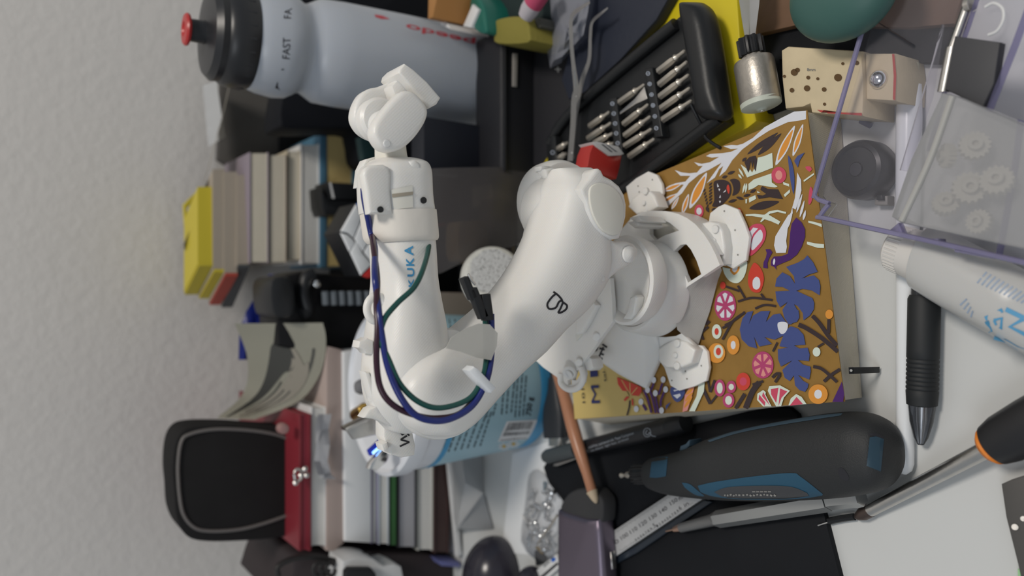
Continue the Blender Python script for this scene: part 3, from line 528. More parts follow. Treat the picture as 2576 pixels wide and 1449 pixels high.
# cable ring, nubs, bracket with MS on it
bm = B(); c = W(947, 776, FY - 0.006); x = V((1, 0, 0)); z = UP
tube(bm, [c + x * math.cos(a * 0.5236) * 0.0053 + z * math.sin(a * 0.5236) * 0.0043 for a in range(12)], 0.0018, closed=True, n=3); obj('cable_ring', bm, PLASTIC, farm)
bm = B()
for px in ([(905, 858), (916, 855), (924, 850), (940, 858), (940, 892), (922, 890), (914, 880), (902, 875)], [(918, 935), (930, 937), (950, 980), (965, 1040), (950, 1040), (932, 985)], [(915, 1052), (930, 1030), (950, 1022), (985, 1020), (1000, 1080), (960, 1062), (938, 1054)]): prism(bm, WP(px, FY - 0.004), BACK * 0.008, 0.001)
obj('mounting_lug', bm, PLASTIC, farm)
bm = B(); prism(bm, WP([(966, 1040), (1000, 1060), (1040, 1092), (1046, 1120), (1044, 1146), (1012, 1152), (985, 1145), (966, 1100)], FY + 0.008), BACK * 0.010, 0.001); prism(bm, WP([(960, 1118), (975, 1112), (980, 1130), (966, 1136)], FY + 0.006), BACK * 0.008, 0.001); brk = obj('motor_bracket', bm, PLASTIC, ra)
S = onB(brk)
bm = B()
for l in (((1006, 1123), (1030, 1112)), ((1030, 1112), (1008, 1106)), ((1008, 1106), (1024, 1096)), ((1006, 1086), (1012, 1094), (1022, 1088), (1030, 1096))): stroke(bm, l, 4.2, S, n=1)
obj('marker_writing', bm, INK, brk)
# cables
def wire(px, r, m, name='cable'):
    bm = B(); tube(bm, [W(x, y, Y) for x, y, Y in px], r, n=7); return obj(name, bm, m, ra)
MG_ = mat('green_cable', (0.008, 0.07, 0.06), 0.25); MB_ = mat('blue_cable', (0.015, 0.025, 0.16), 0.25); MP_ = mat('maroon_cable', (0.035, 0.01, 0.022), 0.25)
wire([(1220, 790, .281), (1222, 850, .2815), (1223, 905, .281), (1212, 955, .278), (1180, 1003, .276), (1110, 1026, .276), (1055, 1012, .277), (1008, 968, .278), (978, 905, .279), (958, 855, .281), (966, 805, .282), (1000, 762, .284), (1042, 722, .286), (1066, 672, .291), (1079, 615, .306), (1074, 570, .318)], 0.00115, MG_)
wire([(1236, 790, .281), (1237, 850, .2815), (1235, 905, .281), (1222, 962, .277), (1188, 1020, .275), (1135, 1053, .2745), (1085, 1058, .275), (1040, 1040, .276), (1003, 990, .277), (975, 920, .279), (960, 840, .281), (953, 785, .283), (948, 740, .288), (943, 690, .291), (943, 625, .307), (934, 590, .317), (924, 540, .314), (917, 505, .311), (914, 474, .311)], 0.00135, MB_)
wire([(1229, 792, .283), (1229, 905, .282), (1212, 968, .279), (1165, 1035, .277), (1100, 1052, .277), (1040, 1043, .278), (988, 1018, .279), (957, 975, .280), (947, 905, .281), (950, 820, .282), (947, 765, .285), (949, 700, .292), (940, 625, .305), (936, 590, .318)], 0.00125, MP_)
bm = B()
for a, b, w in (((1172, 698), (1195, 752), 17), ((1192, 726), (1222, 800), 20), ((1224, 740), (1233, 806), 22)):
    a = V((*a, 0)); b = V((*b, 0)); d = (b - a).normalized(); n = V((-d.y, d.x, 0)) * w / 2
    bb = B(); prism(bb, [W(p.x, p.y, 0.279) for p in (a + n, b + n, b - n, a - n)], BACK * 0.004, 0.0004); cn = obj('cable_connector', bb, BLACKP, ra)
bm.free(); bm = B(); tube(bm, [W(x, y, 0.2785) for x, y in ((1178, 689), (1186, 705), (1196, 716))], 0.0005, n=2); obj('connector_pin', bm, STEEL, cn)
bm = B(); tp = [(1172, 826), (1205, 814), (1232, 816), (1252, 838), (1250, 870), (1236, 906), (1200, 900), (1160, 885), (1122, 876), (1135, 850)]
prism(bm, [W(x, y, 0.2785) for x, y in tp[:]], V((0, 0.0003, 0))); obj('tape_strip', bm, clear('masking_tape', (0.55, 0.55, 0.53), 0.60, 0.5, 0.05, (0.78, 0.76, 0.71)), ra)
bm = B(); prism(bm, WP([(1181, 933), (1194, 922), (1203, 926), (1250, 976), (1237, 990), (1230, 988), (1195, 950)], 0.272), BACK * 0.007, 0.001); obj('cable_clip', bm, WHITE, ra)
# ================= yogurt tub and what lies on its lid
def col(name, c, r=0.5, **k): return mat(name, c, r, **k)
TC = V((-0.0735, 0.515, 0)); TZ = 0.115
tb = thing('yogurt_tub', 'round 750 g tub with pale blue label and white lid behind the robot arm', 'tub', TC)
bm = B(); lathe(bm, [(0.047, 0.0), (0.050, 0.002), (0.0555, 0.093), (0.0565, 0.108), (0.0555, 0.109)], TC, seg=96)
body = obj('tub_body', bm, col('tub_white', (0.72, 0.74, 0.78), 0.3, sss=0.1), tb)
bm = B(); lathe(bm, [(0.0565, 0.104), (0.0582, 0.1045), (0.0585, 0.111), (0.0578, 0.1155), (0.055, 0.117), (0.053, 0.1145), (0.0, 0.114)], TC, seg=96); lid = obj('lid', bm, col('lid_white', (0.70, 0.72, 0.76), 0.28), tb)
LB = col('label_pale_blue', (0.36, 0.56, 0.65), 0.42)
bm = B(); lathe(bm, [(0.0492, 0.001), (0.0503, 0.003), (0.0556, 0.0895), (0.0551, 0.0900)], TC, seg=96, cap=False); lab = obj('label', bm, LB, tb)
bm = B(); lathe(bm, [(0.04965, 0.0012), (0.05045, 0.0030), (0.05108, 0.013)], TC, seg=96, cap=False); obj('label_band', bm, col('label_bright_blue', (0.06, 0.32, 0.58), 0.4), lab); bm = B(); lathe(bm, [(0.05585, 0.0855), (0.05602, 0.0895)], TC, seg=96, cap=False); obj('label_band', bm, col('label_bright_blue', (0.06, 0.32, 0.58), 0.4), lab)
S = onB(lab, off=0.0004); TX = col('label_grey_text', (0.07, 0.11, 0.13), 0.6)
bm = B()
def tline(bm, a, b, w, n=None):
    a = V((*a, 0)); b = V((*b, 0)); L = (b - a).length; d = (b - a) / L; t = 0
    while t < L:
        k = random.uniform(6, 20); e = min(t + k, L); stroke(bm, [((a + d * t).x, (a + d * t).y), ((a + d * e).x, (a + d * e).y)], w, S, n=1); t = e + random.uniform(2.5, 4)
for i in range(7): tline(bm, (1112 + i * 16, 1140 - i * 3), (1140 + i * 16 + (i % 3) * 5, 1060 - i * 4 - (i % 3) * 8), 4)
for i, (x, y0, y1) in enumerate(((1168, 1060, 985), (1182, 1057, 980), (1196, 1053, 988), (1208, 1052, 1000), (1224, 1050, 990), (1240, 1046, 1015), (1262, 1043, 935), (1274, 1041, 932), (1286, 1038, 960), (1296, 1050, 930), (1306, 1048, 940), (1316, 1046, 945))): tline(bm, (x, y0), (x + 8, y1), 4)
obj('label_small_text', bm, TX, lab); bm = B()
for i in range(6): tline(bm, (1102 + i * 14, 800 + i), (1112 + i * 13, 865 + i * 2 - i * 9), 3.5)
obj('label_small_text', bm, TX, lab)
bm = B(); text(bm, '750 g', [(1340, 1048), (1345, 1000), (1328, 998), (1322, 1044)], S, bold=0.025); obj('label_weight_text', bm, INK, lab)
bm = B(); panel(bm, [(1252, 1112), (1275, 1060), (1352, 1056), (1335, 1104)], onB(lab, off=0.0003)); obj('barcode_panel', bm, PAPER, lab)
bm = B(); k = 0.0
while k < 0.93:
    w = random.choice((0.012, 0.02, 0.035)); g = random.choice((0.012, 0.02)); a = lambda t: ((1258 + 74 * t), (1109 - 6 * t)); c = lambda t: ((1279 + 68 * t), (1064 - 4 * t))
    panel(bm, [a(k), a(k + w), c(k + w), c(k)], S, n=3); k += w + g
obj('barcode', bm, INK, lab)
bm = B()
for fx, fy in ((1268, 1123), (1292, 1117)):
    for a in range(7): mark(bm, blob([(fx + math.cos(a * .9) * 5, fy + math.sin(a * .9) * 4), (fx + math.cos(a * .9 + .3) * 14, fy + math.sin(a * .9 + .3) * 9), (fx + math.cos(a * .9 - .3) * 14, fy + math.sin(a * .9 - .3) * 9)], 2), S, 0)
    mark(bm, [(fx + math.cos(a * .785) * 5, fy + math.sin(a * .785) * 4) for a in range(8)], onB(lab, off=0.0005), 1)
obj('label_daisies', bm, [PAPER, col('daisy_yellow', (0.6, 0.4, 0.06))], lab)
LZ = 0.1148
bm = B(); prism(bm, WP([(872, 1080), (890, 1106), (976, 1088), (972, 1064), (958, 1040)], 0.488), V((0, 0.004, 0.0)), 0.0006); prism(bm, WP([(870, 1078), (874, 1086), (962, 1040), (956, 1036)], 0.487), BACK * 0.010, 0.0006)
tag(obj('metal_plate', bm, STEEL, loc=G(925, 1085, LZ)), 'bent shiny metal plate standing on the tub lid behind the elbow', 'metal plate')
bm = B(); prism(bm, WP([(928, 1180), (934, 1165), (966, 1128), (984, 1140), (974, 1162), (950, 1184)], 0.482), BACK * 0.006, 0.001)
tag(obj('metal_clip', bm, CHROME, loc=G(945, 1180, LZ)), 'small curved silver clip on the tub lid, nearest the pile of books', 'metal clip')
us = thing('blue_lit_stick', 'translucent blue stick with a bright blue light on the tub lid', 'light stick', G(950, 1130, LZ))
bm = B(); prism(bm, WP([(929, 1135), (934, 1148), (975, 1118), (972, 1104), (958, 1108)], 0.486), BACK * 0.005, 0.0006); obj('stick_body', bm, col('deep_blue_plastic', (0.01, 0.03, 0.45), 0.2), us)
bm = B(); prism(bm, WP([(936, 1138), (939, 1143), (972, 1116), (970, 1109)], 0.4854), BACK * 0.001); obj('light_strip', bm, col('blue_light', (0.25, 0.5, 1.0), 0.3, emit=2.5), us)
bm = B(); cyl(bm, G(896, 1044, LZ + .004), G(918, 1028, LZ + .006), 0.0052, 0.0045, bev=0.001); cyl(bm, G(918, 1028, LZ + .006), G(965, 1000, LZ + .010), 0.0016); tag(obj('brass_thumbscrew', bm, BRASS, loc=G(905, 1040, LZ)), 'tiny brass screw knob on the tub lid beside the elbow', 'knob')
bm = B(); lathe(bm, [(0, 0), (0.004, 0.0006), (0.0056, 0.0035), (0.0056, 0.006), (0.004, 0.009), (0, 0.0102)], G(925, 972, LZ), seg=24); tag(obj('grey_bead', bm, col('grey_rubber', (0.16, 0.16, 0.17), 0.5), loc=G(925, 972, LZ)), 'small grey rubber bead reflected in the tub lid', 'bead')
# ================= the pile of books on the left, bottom to top
PY = 0.600
def slab(name, label, cat, px, Y, dep, m, group=None, bev=0.0008, parent=None):
    bm = B(); prism(bm, [V((p.x, p.y, max(p.z, .0006))) for p in WP(px, Y)], V((0, dep, 0)), bev); lo = W(px[0][0], px[0][1], Y)
    o = obj(name, bm, m, parent, None if parent else lo)
    return tag(o, label, cat, group) if parent is None else o
def pilebook(name, label, cat, x0, x1, ya, yb, Y, dep, cover, pages, ct=6, group=None, yc=None):
    t = thing(name, label, cat, W(x1, (ya + yb) / 2, Y), group)
    slab('page_block', 0, 0, [(x0 + ct, ya + 3), (x1 - ct, ya + 3), (x1 - ct, yb - 3), (x0 + ct, yb - 3)], Y + 0.001, dep - 0.002, pages, bev=0, parent=t)
    slab('top_cover', 0, 0, [(x0, ya), (x0 + ct, ya), (x0 + ct, yb), (x0, yb)], Y, dep, cover, bev=0.0003, parent=t)
    slab('bottom_cover', 0, 0, [(x1 - ct, ya), (x1, ya), (x1, yb), (x1 - ct, yb)], Y, dep, cover, bev=0.0003, parent=t)
    return t
D = 0.17
LW = col('box_white', (0.66, 0.66, 0.66), 0.4)
t = thing('white_tray', 'shallow white tray box at the foot of the left pile', 'tray', G(1160, 1290, 0))
slab('tray_floor', 0, 0, [(1148, 1100), (1158, 1100), (1160, 1400), (1150, 1400)], PY, D, LW, parent=t); slab('tray_lip', 0, 0, [(1120, 1100), (1130, 1100), (1163, 1395), (1150, 1402)], PY - 0.004, 0.004, LW, parent=t)
slab('tray_side', 0, 0, [(1104, 1410), (1112, 1424), (1160, 1428), (1156, 1414)], PY - 0.003, D, col('tray_print', (0.12, 0.13, 0.3), 0.4, var=0.3), parent=t)
gp_ = 'books and papers in the left pile'
pilebook('hardback_book', 'dark brown glossy book lying just above the white tray', 'book', 1092, 1130, 1060, 1392, PY + .002, D, col('brown_cover', (0.045, 0.022, 0.02), 0.3), col('brown_edge', (0.05, 0.028, 0.026), 0.35, var=0.5, vscale=20), 5, gp_)
pilebook('paperback_book', 'cream paged book above the dark brown one in the left pile', 'book', 1050, 1091, 1060, 1385, PY + .004, D, col('offwhite_cover', (0.5, 0.5, 0.46)), PAGESW, 5, gp_)
pilebook('paperback_book', 'thick grey paged book with black edges in the left pile', 'book', 1000, 1049, 1050, 1378, PY + .003, D, col('black_cover', (0.03, 0.03, 0.035)), col('grey_pages', (0.42, 0.42, 0.45), 0.8, wave=0.5, wscale=900), 5, gp_)
pilebook('pocket_book', 'thin black and green book in the left pile', 'book', 980, 999, 1050, 1374, PY + .001, D, BLACKM, col('green_edge', (0.05, 0.16, 0.05), 0.5), 2, gp_)
pilebook('paperback_book', 'pale blue white book under the stack of loose paper', 'book', 952, 979, 1030, 1370, PY, D, col('ice_cover', (0.45, 0.5, 0.55)), PAGESW, 4, gp_)
pilebook('notebook', 'white notebook with a thin violet line on its edge', 'notebook', 934, 951, 1000, 1368, PY + .001, D, col('violet_line', (0.3, 0.25, 0.42)), PAGESW, 3, gp_)
slab('paper_stack', 'thick stack of white printer paper in the middle of the left pile', 'paper', [(864, 885), (905, 880), (934, 990), (934, 1366), (868, 1362)], PY - .002, D, PAPER)
slab('cardboard_box', 'pinkish beige flat carton below the white book and red book', 'box', [(822, 870), (862, 880), (866, 1366), (838, 1388), (822, 1386)], PY + .002, D, col('pink_carton', (0.40, 0.32, 0.29), 0.7))
pilebook('diary', 'white book lying directly under the red book', 'book', 783, 821, 1024, 1374, PY + .004, D, LW, PAGESW, 4, gp_)
rb = pilebook('red_book', 'dark red covered book on top of the left pile', 'book', 752, 783, 1042, 1386, PY + .002, D, col('red_cover', (0.20, 0.02, 0.03), 0.4), col('red_edge', (0.22, 0.02, 0.035), 0.5), 8)
bm = B(); sheet(bm, [[W(x + dx, y, PY - .006 - .004 * math.sin(k * 2.1 + dx)) for dx in (0, 16, 34)] for k, (x, y) in enumerate(((800, 1042), (793, 1080), (796, 1120), (790, 1160), (800, 1195), (812, 1205)))], 0.0004)
tag(obj('tissue_packet', bm, col('tissue_white', (0.62, 0.63, 0.66), 0.6, bump=0.6, bscale=60), loc=W(830, 1120, PY)), 'crumpled white tissue packet tucked against the left pile', 'tissue packet')
bm = B()
for x, y in ((742, 1215), (756, 1196), (766, 1180), (770, 1196)): lathe(bm, [(0, 0), (0.0018, 0.0006), (0.0022, 0.0018), (0.0012, 0.003), (0, 0.0034)], W(x, y, PY - .004), (0.3, -1, 0), seg=14)
tube(bm, [W(x, y, PY - .003) for x, y in ((740, 1190), (748, 1180), (760, 1188), (756, 1205), (744, 1210), (740, 1192))], 0.0012)
tag(obj('metal_keyring', bm, STEEL, loc=W(756, 1196, PY)), 'small steel keyring hanging over the red book edge', 'keyring')
# black headphone case standing on the pile
CYY = 0.635
hc = thing('headphone_case', 'black fabric zip case standing upright on the left pile', 'case', W(745, 1210, CYY))
out = blob([(438, 1235), (434, 1180), (440, 1120), (460, 1085), (500, 1073), (580, 1072), (680, 1078), (745, 1082), (752, 1110), (748, 1290), (740, 1338), (700, 1352), (620, 1360), (520, 1362), (470, 1348), (444, 1300)], 5)
bm = B(); prism(bm, WP(out, CYY), BACK * 0.040, 0.008, 4); obj('case_body', bm, DARK, hc)
ri = [(450, 1230), (448, 1170), (456, 1112), (478, 1092), (540, 1080), (620, 1082), (690, 1092), (735, 1108)]
bm = B(); tube(bm, [W(x, y, CYY - 0.0005) for x, y in ri], 0.0014); tube(bm, [W(x, y, CYY - 0.0005) for x, y in ((450, 1230), (460, 1290), (488, 1326), (530, 1336), (600, 1332), (660, 1318), (725, 1296))], 0.0014); obj('piping', bm, col('grey_piping', (0.13, 0.12, 0.115), 0.5), hc)
bm = B(); prism(bm, WP([(470, 1076), (480, 1070), (500, 1078), (495, 1086), (472, 1084)], CYY + .02), BACK * 0.01, 0.001); obj('zip_pull', bm, BLACKP, hc)
slab('small_white_box', 'white carton corner beside the foot of the black case', 'box', [(700, 1358), (752, 1345), (760, 1385), (706, 1400)], PY + .06, 0.06, LW)
bm = B(); lathe(bm, [(0, -0.0012), (0.0034, 0), (0.0042, 0.002), (0.0042, 0.008)], W(716, 1080, PY - .002), (0, 1, 0), seg=24); tag(obj('pink_button', bm, col('dusty_rose', (0.30, 0.17, 0.16), 0.4), loc=W(716, 1080, PY)), 'dusty pink round button between the photo print and red book', 'button')
# curled photo print
ph = thing('photo_print', 'curled black and white photo print leaning behind the tub', 'photo', W(700, 1050, .64))
TL = spline([W(590, 814, .64), W(606, 850, .645), (W(622, 900, .65)), W(622, 960, .66), W(600, 1005, .67), W(545, 1052, .69)], 6)
BR = spline([W(812, 812, .60), W(820, 850, .60), W(816, 905, .605), W(795, 960, .615), W(748, 1012, .63), W(640, 1056, .66)], 6)
def PS(s, t):
    k = max(0, min(len(TL) - 1.001, t * (len(TL) - 1))); i = int(k); f = k - i
    a = TL[i].lerp(TL[min(i + 1, len(TL) - 1)], f); b = BR[i].lerp(BR[min(i + 1, len(BR) - 1)], f); return a.lerp(b, s)
bm = B(); sheet(bm, [[PS(s / 12, t / 24) for s in range(13)] for t in range(25)], 0.0003); obj('print_paper', bm, col('cream_photo_paper', (0.50, 0.49, 0.41), 0.45), ph)
def PO(s, t): return PS(s, t) + V((0, -0.0007, 0.0002))
bm = B()
def pm(pts, mi): mark(bm, pts, lambda a, b: PO(a, b), mi, 4)
pm([(.30, .36), (.34, .28), (.42, .24), (.52, .27), (.62, .40), (.60, .50), (.50, .52), (.42, .62), (.34, .80), (.24, .95), (.18, .96), (.22, .75), (.25, .55)], 0)
pm([(.60, .30), (.75, .45), (.80, .42), (.85, .60), (.80, .80), (.60, .95), (.40, .93), (.48, .75), (.55, .60), (.58, .45)], 1)
for a in (((.5, .60), (.45, .75), (.38, .9)), ((.62, .55), (.58, .75), (.5, .92)), ((.85, .30), (.83, .5), (.80, .7)), ((.72, .6), (.68, .8), (.6, .9))): stroke(bm, a, .03, PO, 0, 5)
obj('printed_picture', bm, [col('print_dark', (0.05, 0.05, 0.045), 0.4), col('print_mid', (0.25, 0.23, 0.19), 0.4)], ph)
# ================= the stack of books by the wall
SY = 0.700
st_ = 'paperbacks stacked against the wall'
BLU = col('teal_blue_cover', (0.075, 0.18, 0.27), 0.5)
pilebook('hardback_book', 'blue hardback with yellowed pages at the bottom of the wall stack', 'book', 805, 902, 336, 672, SY, 0.085, BLU, col('yellowed_pages', (0.58, 0.45, 0.19), 0.8, wave=0.4, wscale=900), 17, st_)
pilebook('paperback_book', 'white paged book right on top of the blue hardback', 'book', 758, 804, 362, 664, SY + .002, 0.085, LW, PAGESW, 3, st_)
pilebook('paperback_book', 'narrow cream paged book third from the bottom of the wall stack', 'book', 722, 757, 378, 655, SY + .004, 0.085, col('cream_cover', (0.5, 0.44, 0.33)), PAGES, 3, st_)
pilebook('paperback_book', 'cream paged book with a red edge in the wall stack', 'book', 677, 721, 388, 662, SY + .001, 0.085, col('redbrown_cover', (0.35, 0.3, 0.25)), PAGES, 3, st_)
pilebook('paperback_book', 'cream paged book with a violet cover near the middle of the wall stack', 'book', 628, 676, 383, 662, SY, 0.085, col('violet_cover', (0.26, 0.22, 0.26)), PAGES, 3, st_)
def turned(name, label, x0, x1, yn, yr, dx, dy, Y, cover, pages, side, g):
    t = thing(name, label, 'book', W(x1, yn, Y), g)
    a = W(x0, yn, Y); b = W(x1, yn, Y); c = W(x1, yr, Y + .012); d = W(x0, yr, Y + .012); lft = W(x0 + dx, yn + dy, Y + .055); vec = V((lft.x - a.x, lft.y - a.y, 0))
    bm = B(); prism(bm, [a, b, c, d], vec, 0); obj('page_block', bm, pages, t)
    n = V((c.x - b.x, c.y - b.y, 0)).normalized()
    bm = B(); o = n * -0.0015 + V((0, -0.0008, 0)); prism(bm, [a + o, b + o, b + n * 0.001 + V((0, -.0008, 0)), a + n * 0.001 + V((0, -.0008, 0))], vec * 1.02); obj('spine', bm, side, t)
    bm = B(); prism(bm, [a + V((0, 0, .0008)), d + V((0, 0, .0008)), d + vec + V((0, 0, .0008)), a + vec + V((0, 0, .0008))], DN * 0.0010); obj('top_cover', bm, pages if cover == 0 else cover, t)
    return t
YEL = col('yellow_cover', (0.56, 0.46, 0.035), 0.5)
turned('paperback_book', 'dark grey spined book under the red spined book by the wall', 598, 627, 668, 440, -66, 100, SY + .004, 0, col('taupe_pages', (0.38, 0.33, 0.27), 0.8, wave=.4, wscale=900), col('grey_spine', (0.07, 0.075, 0.08), 0.5), st_)
turned('paperback_book', 'red spined book between yellow and grey ones by the wall', 566, 597, 690, 432, -50, 72, SY + .006, 0, col('taupe_pages', (0, 0, 0)), col('red_spine', (0.42, 0.06, 0.04), 0.5), st_)
turned('paperback_book', 'lower yellow spined book of the two by the wall', 538, 565, 680, 425, -44, 66, SY + .008, 0, col('taupe_pages', (0, 0, 0)), YEL, st_)
turned('paperback_book', 'topmost bright yellow book with a pale panel by the wall', 500, 537, 664, 470, -14, 72, SY + .010, YEL, YEL, YEL, st_)
slab('yellow_folder', 'thin bent yellow folder corner against the plaster wall', 'folder', [(460, 515), (492, 484), (496, 500), (470, 524), (488, 735), (474, 738)], WALLY - .02, 0.002, YEL)
bm = B(); pts = [(582, 196, .72), (566, 270, .725), (540, 370, .73), (512, 470, .735), (485, 560, .745), (458, 626, .76)]
sheet(bm, [[W(x, y, Y), W(x - 2, y, Y + 0.03)] for x, y, Y in pts], 0.0012); tag(obj('paper_sheet', bm, col('aged_paper', (0.5, 0.47, 0.41), 0.7), loc=W(540, 370, .73)), 'long curved sheet of paper draped over the wall stack of books', 'paper')
bm = B(); sheet(bm, [[W(545 + 3 * k, 205 + 20 * k, .75), W(510 + 2 * k, 215 + 22 * k, .775)] for k in range(8)], 0.001); tag(obj('crumpled_paper', bm, PAPER, loc=W(530, 300, .76)), 'crumpled white paper between the wall and the bottle cap', 'paper')
slab('dark_grey_panel', 'dark grey panel between the bottle and wall stack', 'box', [(556, 205), (720, 190), (900, 200), (900, 448), (620, 448), (548, 400)], 0.788, 0.010, col('dark_grey_matt', (0.085, 0.08, 0.075), 0.95, bump=.4, bscale=1200, var=.15), bev=0.001)  # thin matt dark grey slab just in front of the wall
slab('black_sheet', 'black sheet standing behind the upright ends of the cream paged books', 'sheet', [(702, 200), (960, 200), (960, 448), (702, 448)], 0.7862, 0.001, BLACKM, bev=0.0002)
slab('black_backpack', 'black fabric bag standing behind the sports bottle', 'bag', blob([(706, 300), (712, 240), (730, 160), (780, -60), (1000, -80), (1180, -40), (1190, 200), (1180, 420), (1020, 425), (930, 410), (912, 345), (890, 322), (730, 322)], 4), 0.645, 0.045, col('black_bag_fabric', (0.005, 0.006, 0.009), 0.7, bump=.3, spec=.2), bev=0.006)
SZ = W(903, 500, SY).z - .0005; SBA = W(1000, 432, .60).x; SBB = W(1000, 748, .60).x
bm = B(); box(bm, ((SBA + SBB) / 2, .69, SZ / 2 + .0003), (SBA - SBB, .18, SZ - .0006), bev=.003); tag(obj('dark_storage_box', bm, mat('storage_black', (0.005, 0.0055, 0.007), 0.6, spec=.25), loc=((SBA + SBB) / 2, .60, 0)), 'wide black storage box carrying the wall stack of books', 'box')
bm = B(); prism(bm, WP([(905, 345), (930, 340), (944, 350), (946, 395), (915, 402)], 0.60), BACK * 0.011, 0.002); tag(obj('green_pouch', bm, col('dark_green', (0.012, 0.045, 0.045), 0.6), loc=W(930, 390, .60)), 'dark green pouch corner behind the robot wrist', 'pouch')
# small black box and the puzzle cube
sb = thing('small_black_box', 'small black box standing in front of the yellowed book pages', 'box', W(908, 500, .66))
bm = B(); prism(bm, WP([(822, 458), (904, 462), (906, 502), (830, 500)], .66), BACK * 0.03, 0.001); prism(bm, WP([(806, 470), (826, 500), (900, 503), (900, 545), (818, 541), (810, 520)], .662), BACK * 0.03, 0.002); obj('box_body', bm, BLACKP, sb)
bm = B(); prism(bm, WP([(828, 459), (833, 459), (842, 499), (836, 499)], .6595), BACK * 0.0004); obj('white_stripe', bm, LW, sb)
pc = thing('puzzle_cube', 'white faced puzzle cube with blue and red sides behind the forearm', 'puzzle cube', W(910, 700, .56))
def cubepart(px, m, nm): bm = B(); prism(bm, WP(px, .565), BACK * 0.003, 0.0006); return obj(nm, bm, m, pc)
bm = B(); prism(bm, WP([(856, 584), (896, 512), (940, 520), (965, 600), (955, 670), (910, 694)], .5665), BACK * 0.035, 0.001); obj('cube_core', bm, BLACKP, pc)
for q in ([(897, 514), (912, 545), (890, 598), (876, 586), (858, 582)], [(914, 548), (938, 590), (914, 632), (892, 600)], [(858, 586), (874, 590), (888, 602), (896, 612), (880, 632)], [(898, 606), (912, 636), (936, 665), (909, 692), (882, 634)], [(940, 594), (962, 620), (958, 655), (938, 662), (916, 634)]): cubepart(q, WHITE, 'white_tile')
cubepart([(899, 511), (915, 508), (922, 560), (914, 544)], col('cube_blue', (0.02, 0.14, 0.5), .3), 'blue_tile'); cubepart([(912, 694), (936, 670), (942, 696), (925, 700)], col('cube_red', (0.5, 0.03, 0.03), .3), 'red_tile')
# black socket case with clear barrels
sk = thing('socket_case', 'black plastic case with a row of clear barrels left of the cube', 'tool case', W(1050, 790, .61))
bm = B(); prism(bm, WP([(690, 700), (760, 682), (950, 700), (1080, 740), (1080, 905), (830, 900), (700, 870)], .618), BACK * 0.05, 0.004); obj('case_body', bm, col('case_black', (0.006, 0.006, 0.007), .45, spec=.3), sk)
for i in range(6): bm = B(); cyl(bm, W(818 + i * 21, 732, .612), W(820 + i * 21, 768, .612), 0.0032, bev=0.0006); obj('clear_barrel', bm, col('milky_barrel', (0.13, 0.15, 0.17), .25), sk)
bm = B(); tube(bm, [W(x, y, .611) for x, y in ((790, 690), (770, 700), (765, 740), (775, 780), (760, 790))], 0.005); obj('carry_handle', bm, BLACKP, sk)
bm = B(); lathe(bm, [(0, -.003), (.003, -.001), (.0035, .002)], W(797, 714, .606), (0, 1, 0), seg=16); obj('rivet', bm, CHROME, sk)
slab('lens_barrel', 'ribbed black cylinder lying between the blue bag and the socket case', 'cylinder', blob([(684, 706), (735, 704), (740, 790), (690, 792)], 4), 0.60, 0.05, BLACKP, bev=.003)
bm = B(); sheet(bm, [[W(x + dx, y, .70 + .004 * math.sin(dx * .2 + y * .1)) for dx in (0, 16, 34, 52, 74)] for x, y in ((676, 690), (668, 706), (650, 730), (636, 756), (618, 785), (602, 830), (600, 905))], 0.001); tag(obj('blue_plastic_bag', bm, col('cobalt_film', (0.02, 0.035, 0.28), .3, bump=.4, bscale=80), loc=W(680, 800, .70)), 'crumpled cobalt blue plastic bag below the book spines', 'bag')
# ================= sports bottle
BY = 0.545; BXp = lambda x: 66 + .199 * (x - 490)
BX = W(900, BXp(900), BY).x
def bz(x): return W(x, BXp(x), BY).z
sbt = thing('sports_bottle', 'tall frosted sports bottle with black cap and red spout', 'bottle', V((BX, BY, 0)))
def br(px, x): p = W(x, BXp(x), BY); return px * (BY * CP + (CH - p.z) * SP) / FPX
bm = B(); lathe(bm, [(0.033, 0.0), (0.0362, 0.003), (0.037, 0.02), (0.0372, bz(1000)), (0.0368, bz(850)), (0.0358, bz(795)), (0.0330, bz(778)), (0.0306, bz(762)), (0.0304, bz(750)), (0.0325, bz(738)), (0.0355, bz(718)), (0.0362, bz(690)), (0.0345, bz(650)), (0.032, bz(622)), (0.030, bz(616))], V((BX, BY, 0)), seg=80)
bb_ = obj('bottle_body', bm, mat('frosted_bottle', (0.42, 0.45, 0.50), 0.28, sss=0.35, var=0.06, vscale=12), sbt)
bm = B(); pr = [(0.0325, bz(625)), (0.0335, bz(618)), (0.0332, bz(580)), (0.0322, bz(560)), (0.030, bz(552)), (0.0305, bz(535)), (0.027, bz(520)), (0.016, bz(514)), (0.0, bz(512))]; lathe(bm, pr, V((BX, BY, 0)), seg=72)
for k in range(24):
    a = k * math.pi / 12; cyl(bm, V((BX + math.cos(a) * .0328, BY + math.sin(a) * .0328, bz(612))), V((BX + math.cos(a) * .0322, BY + math.sin(a) * .0322, bz(572))), 0.0012, 0.0006, seg=8)
cp = obj('cap', bm, col('cap_black', (0.02, 0.021, 0.024), .35), sbt)
bm = B(); lathe(bm, [(0.0085, bz(522)), (0.0075, bz(510)), (0.0072, bz(478)), (0.0, bz(477))], V((BX, BY, 0)), seg=32); obj('spout', bm, col('cap_black', (0, 0, 0)), cp)
bm = B(); lathe(bm, [(0.0075, bz(478)), (0.0100, bz(474)), (0.0105, bz(468)), (0.0095, bz(463)), (0.005, bz(461)), (0.004, bz(466)), (0, bz(466))], V((BX, BY, 0)), seg=32); obj('spout_ring', bm, col('red_rubber', (0.42, 0.03, 0.03), .35), cp)
S = onB(bb_, off=.0003); bm = B()
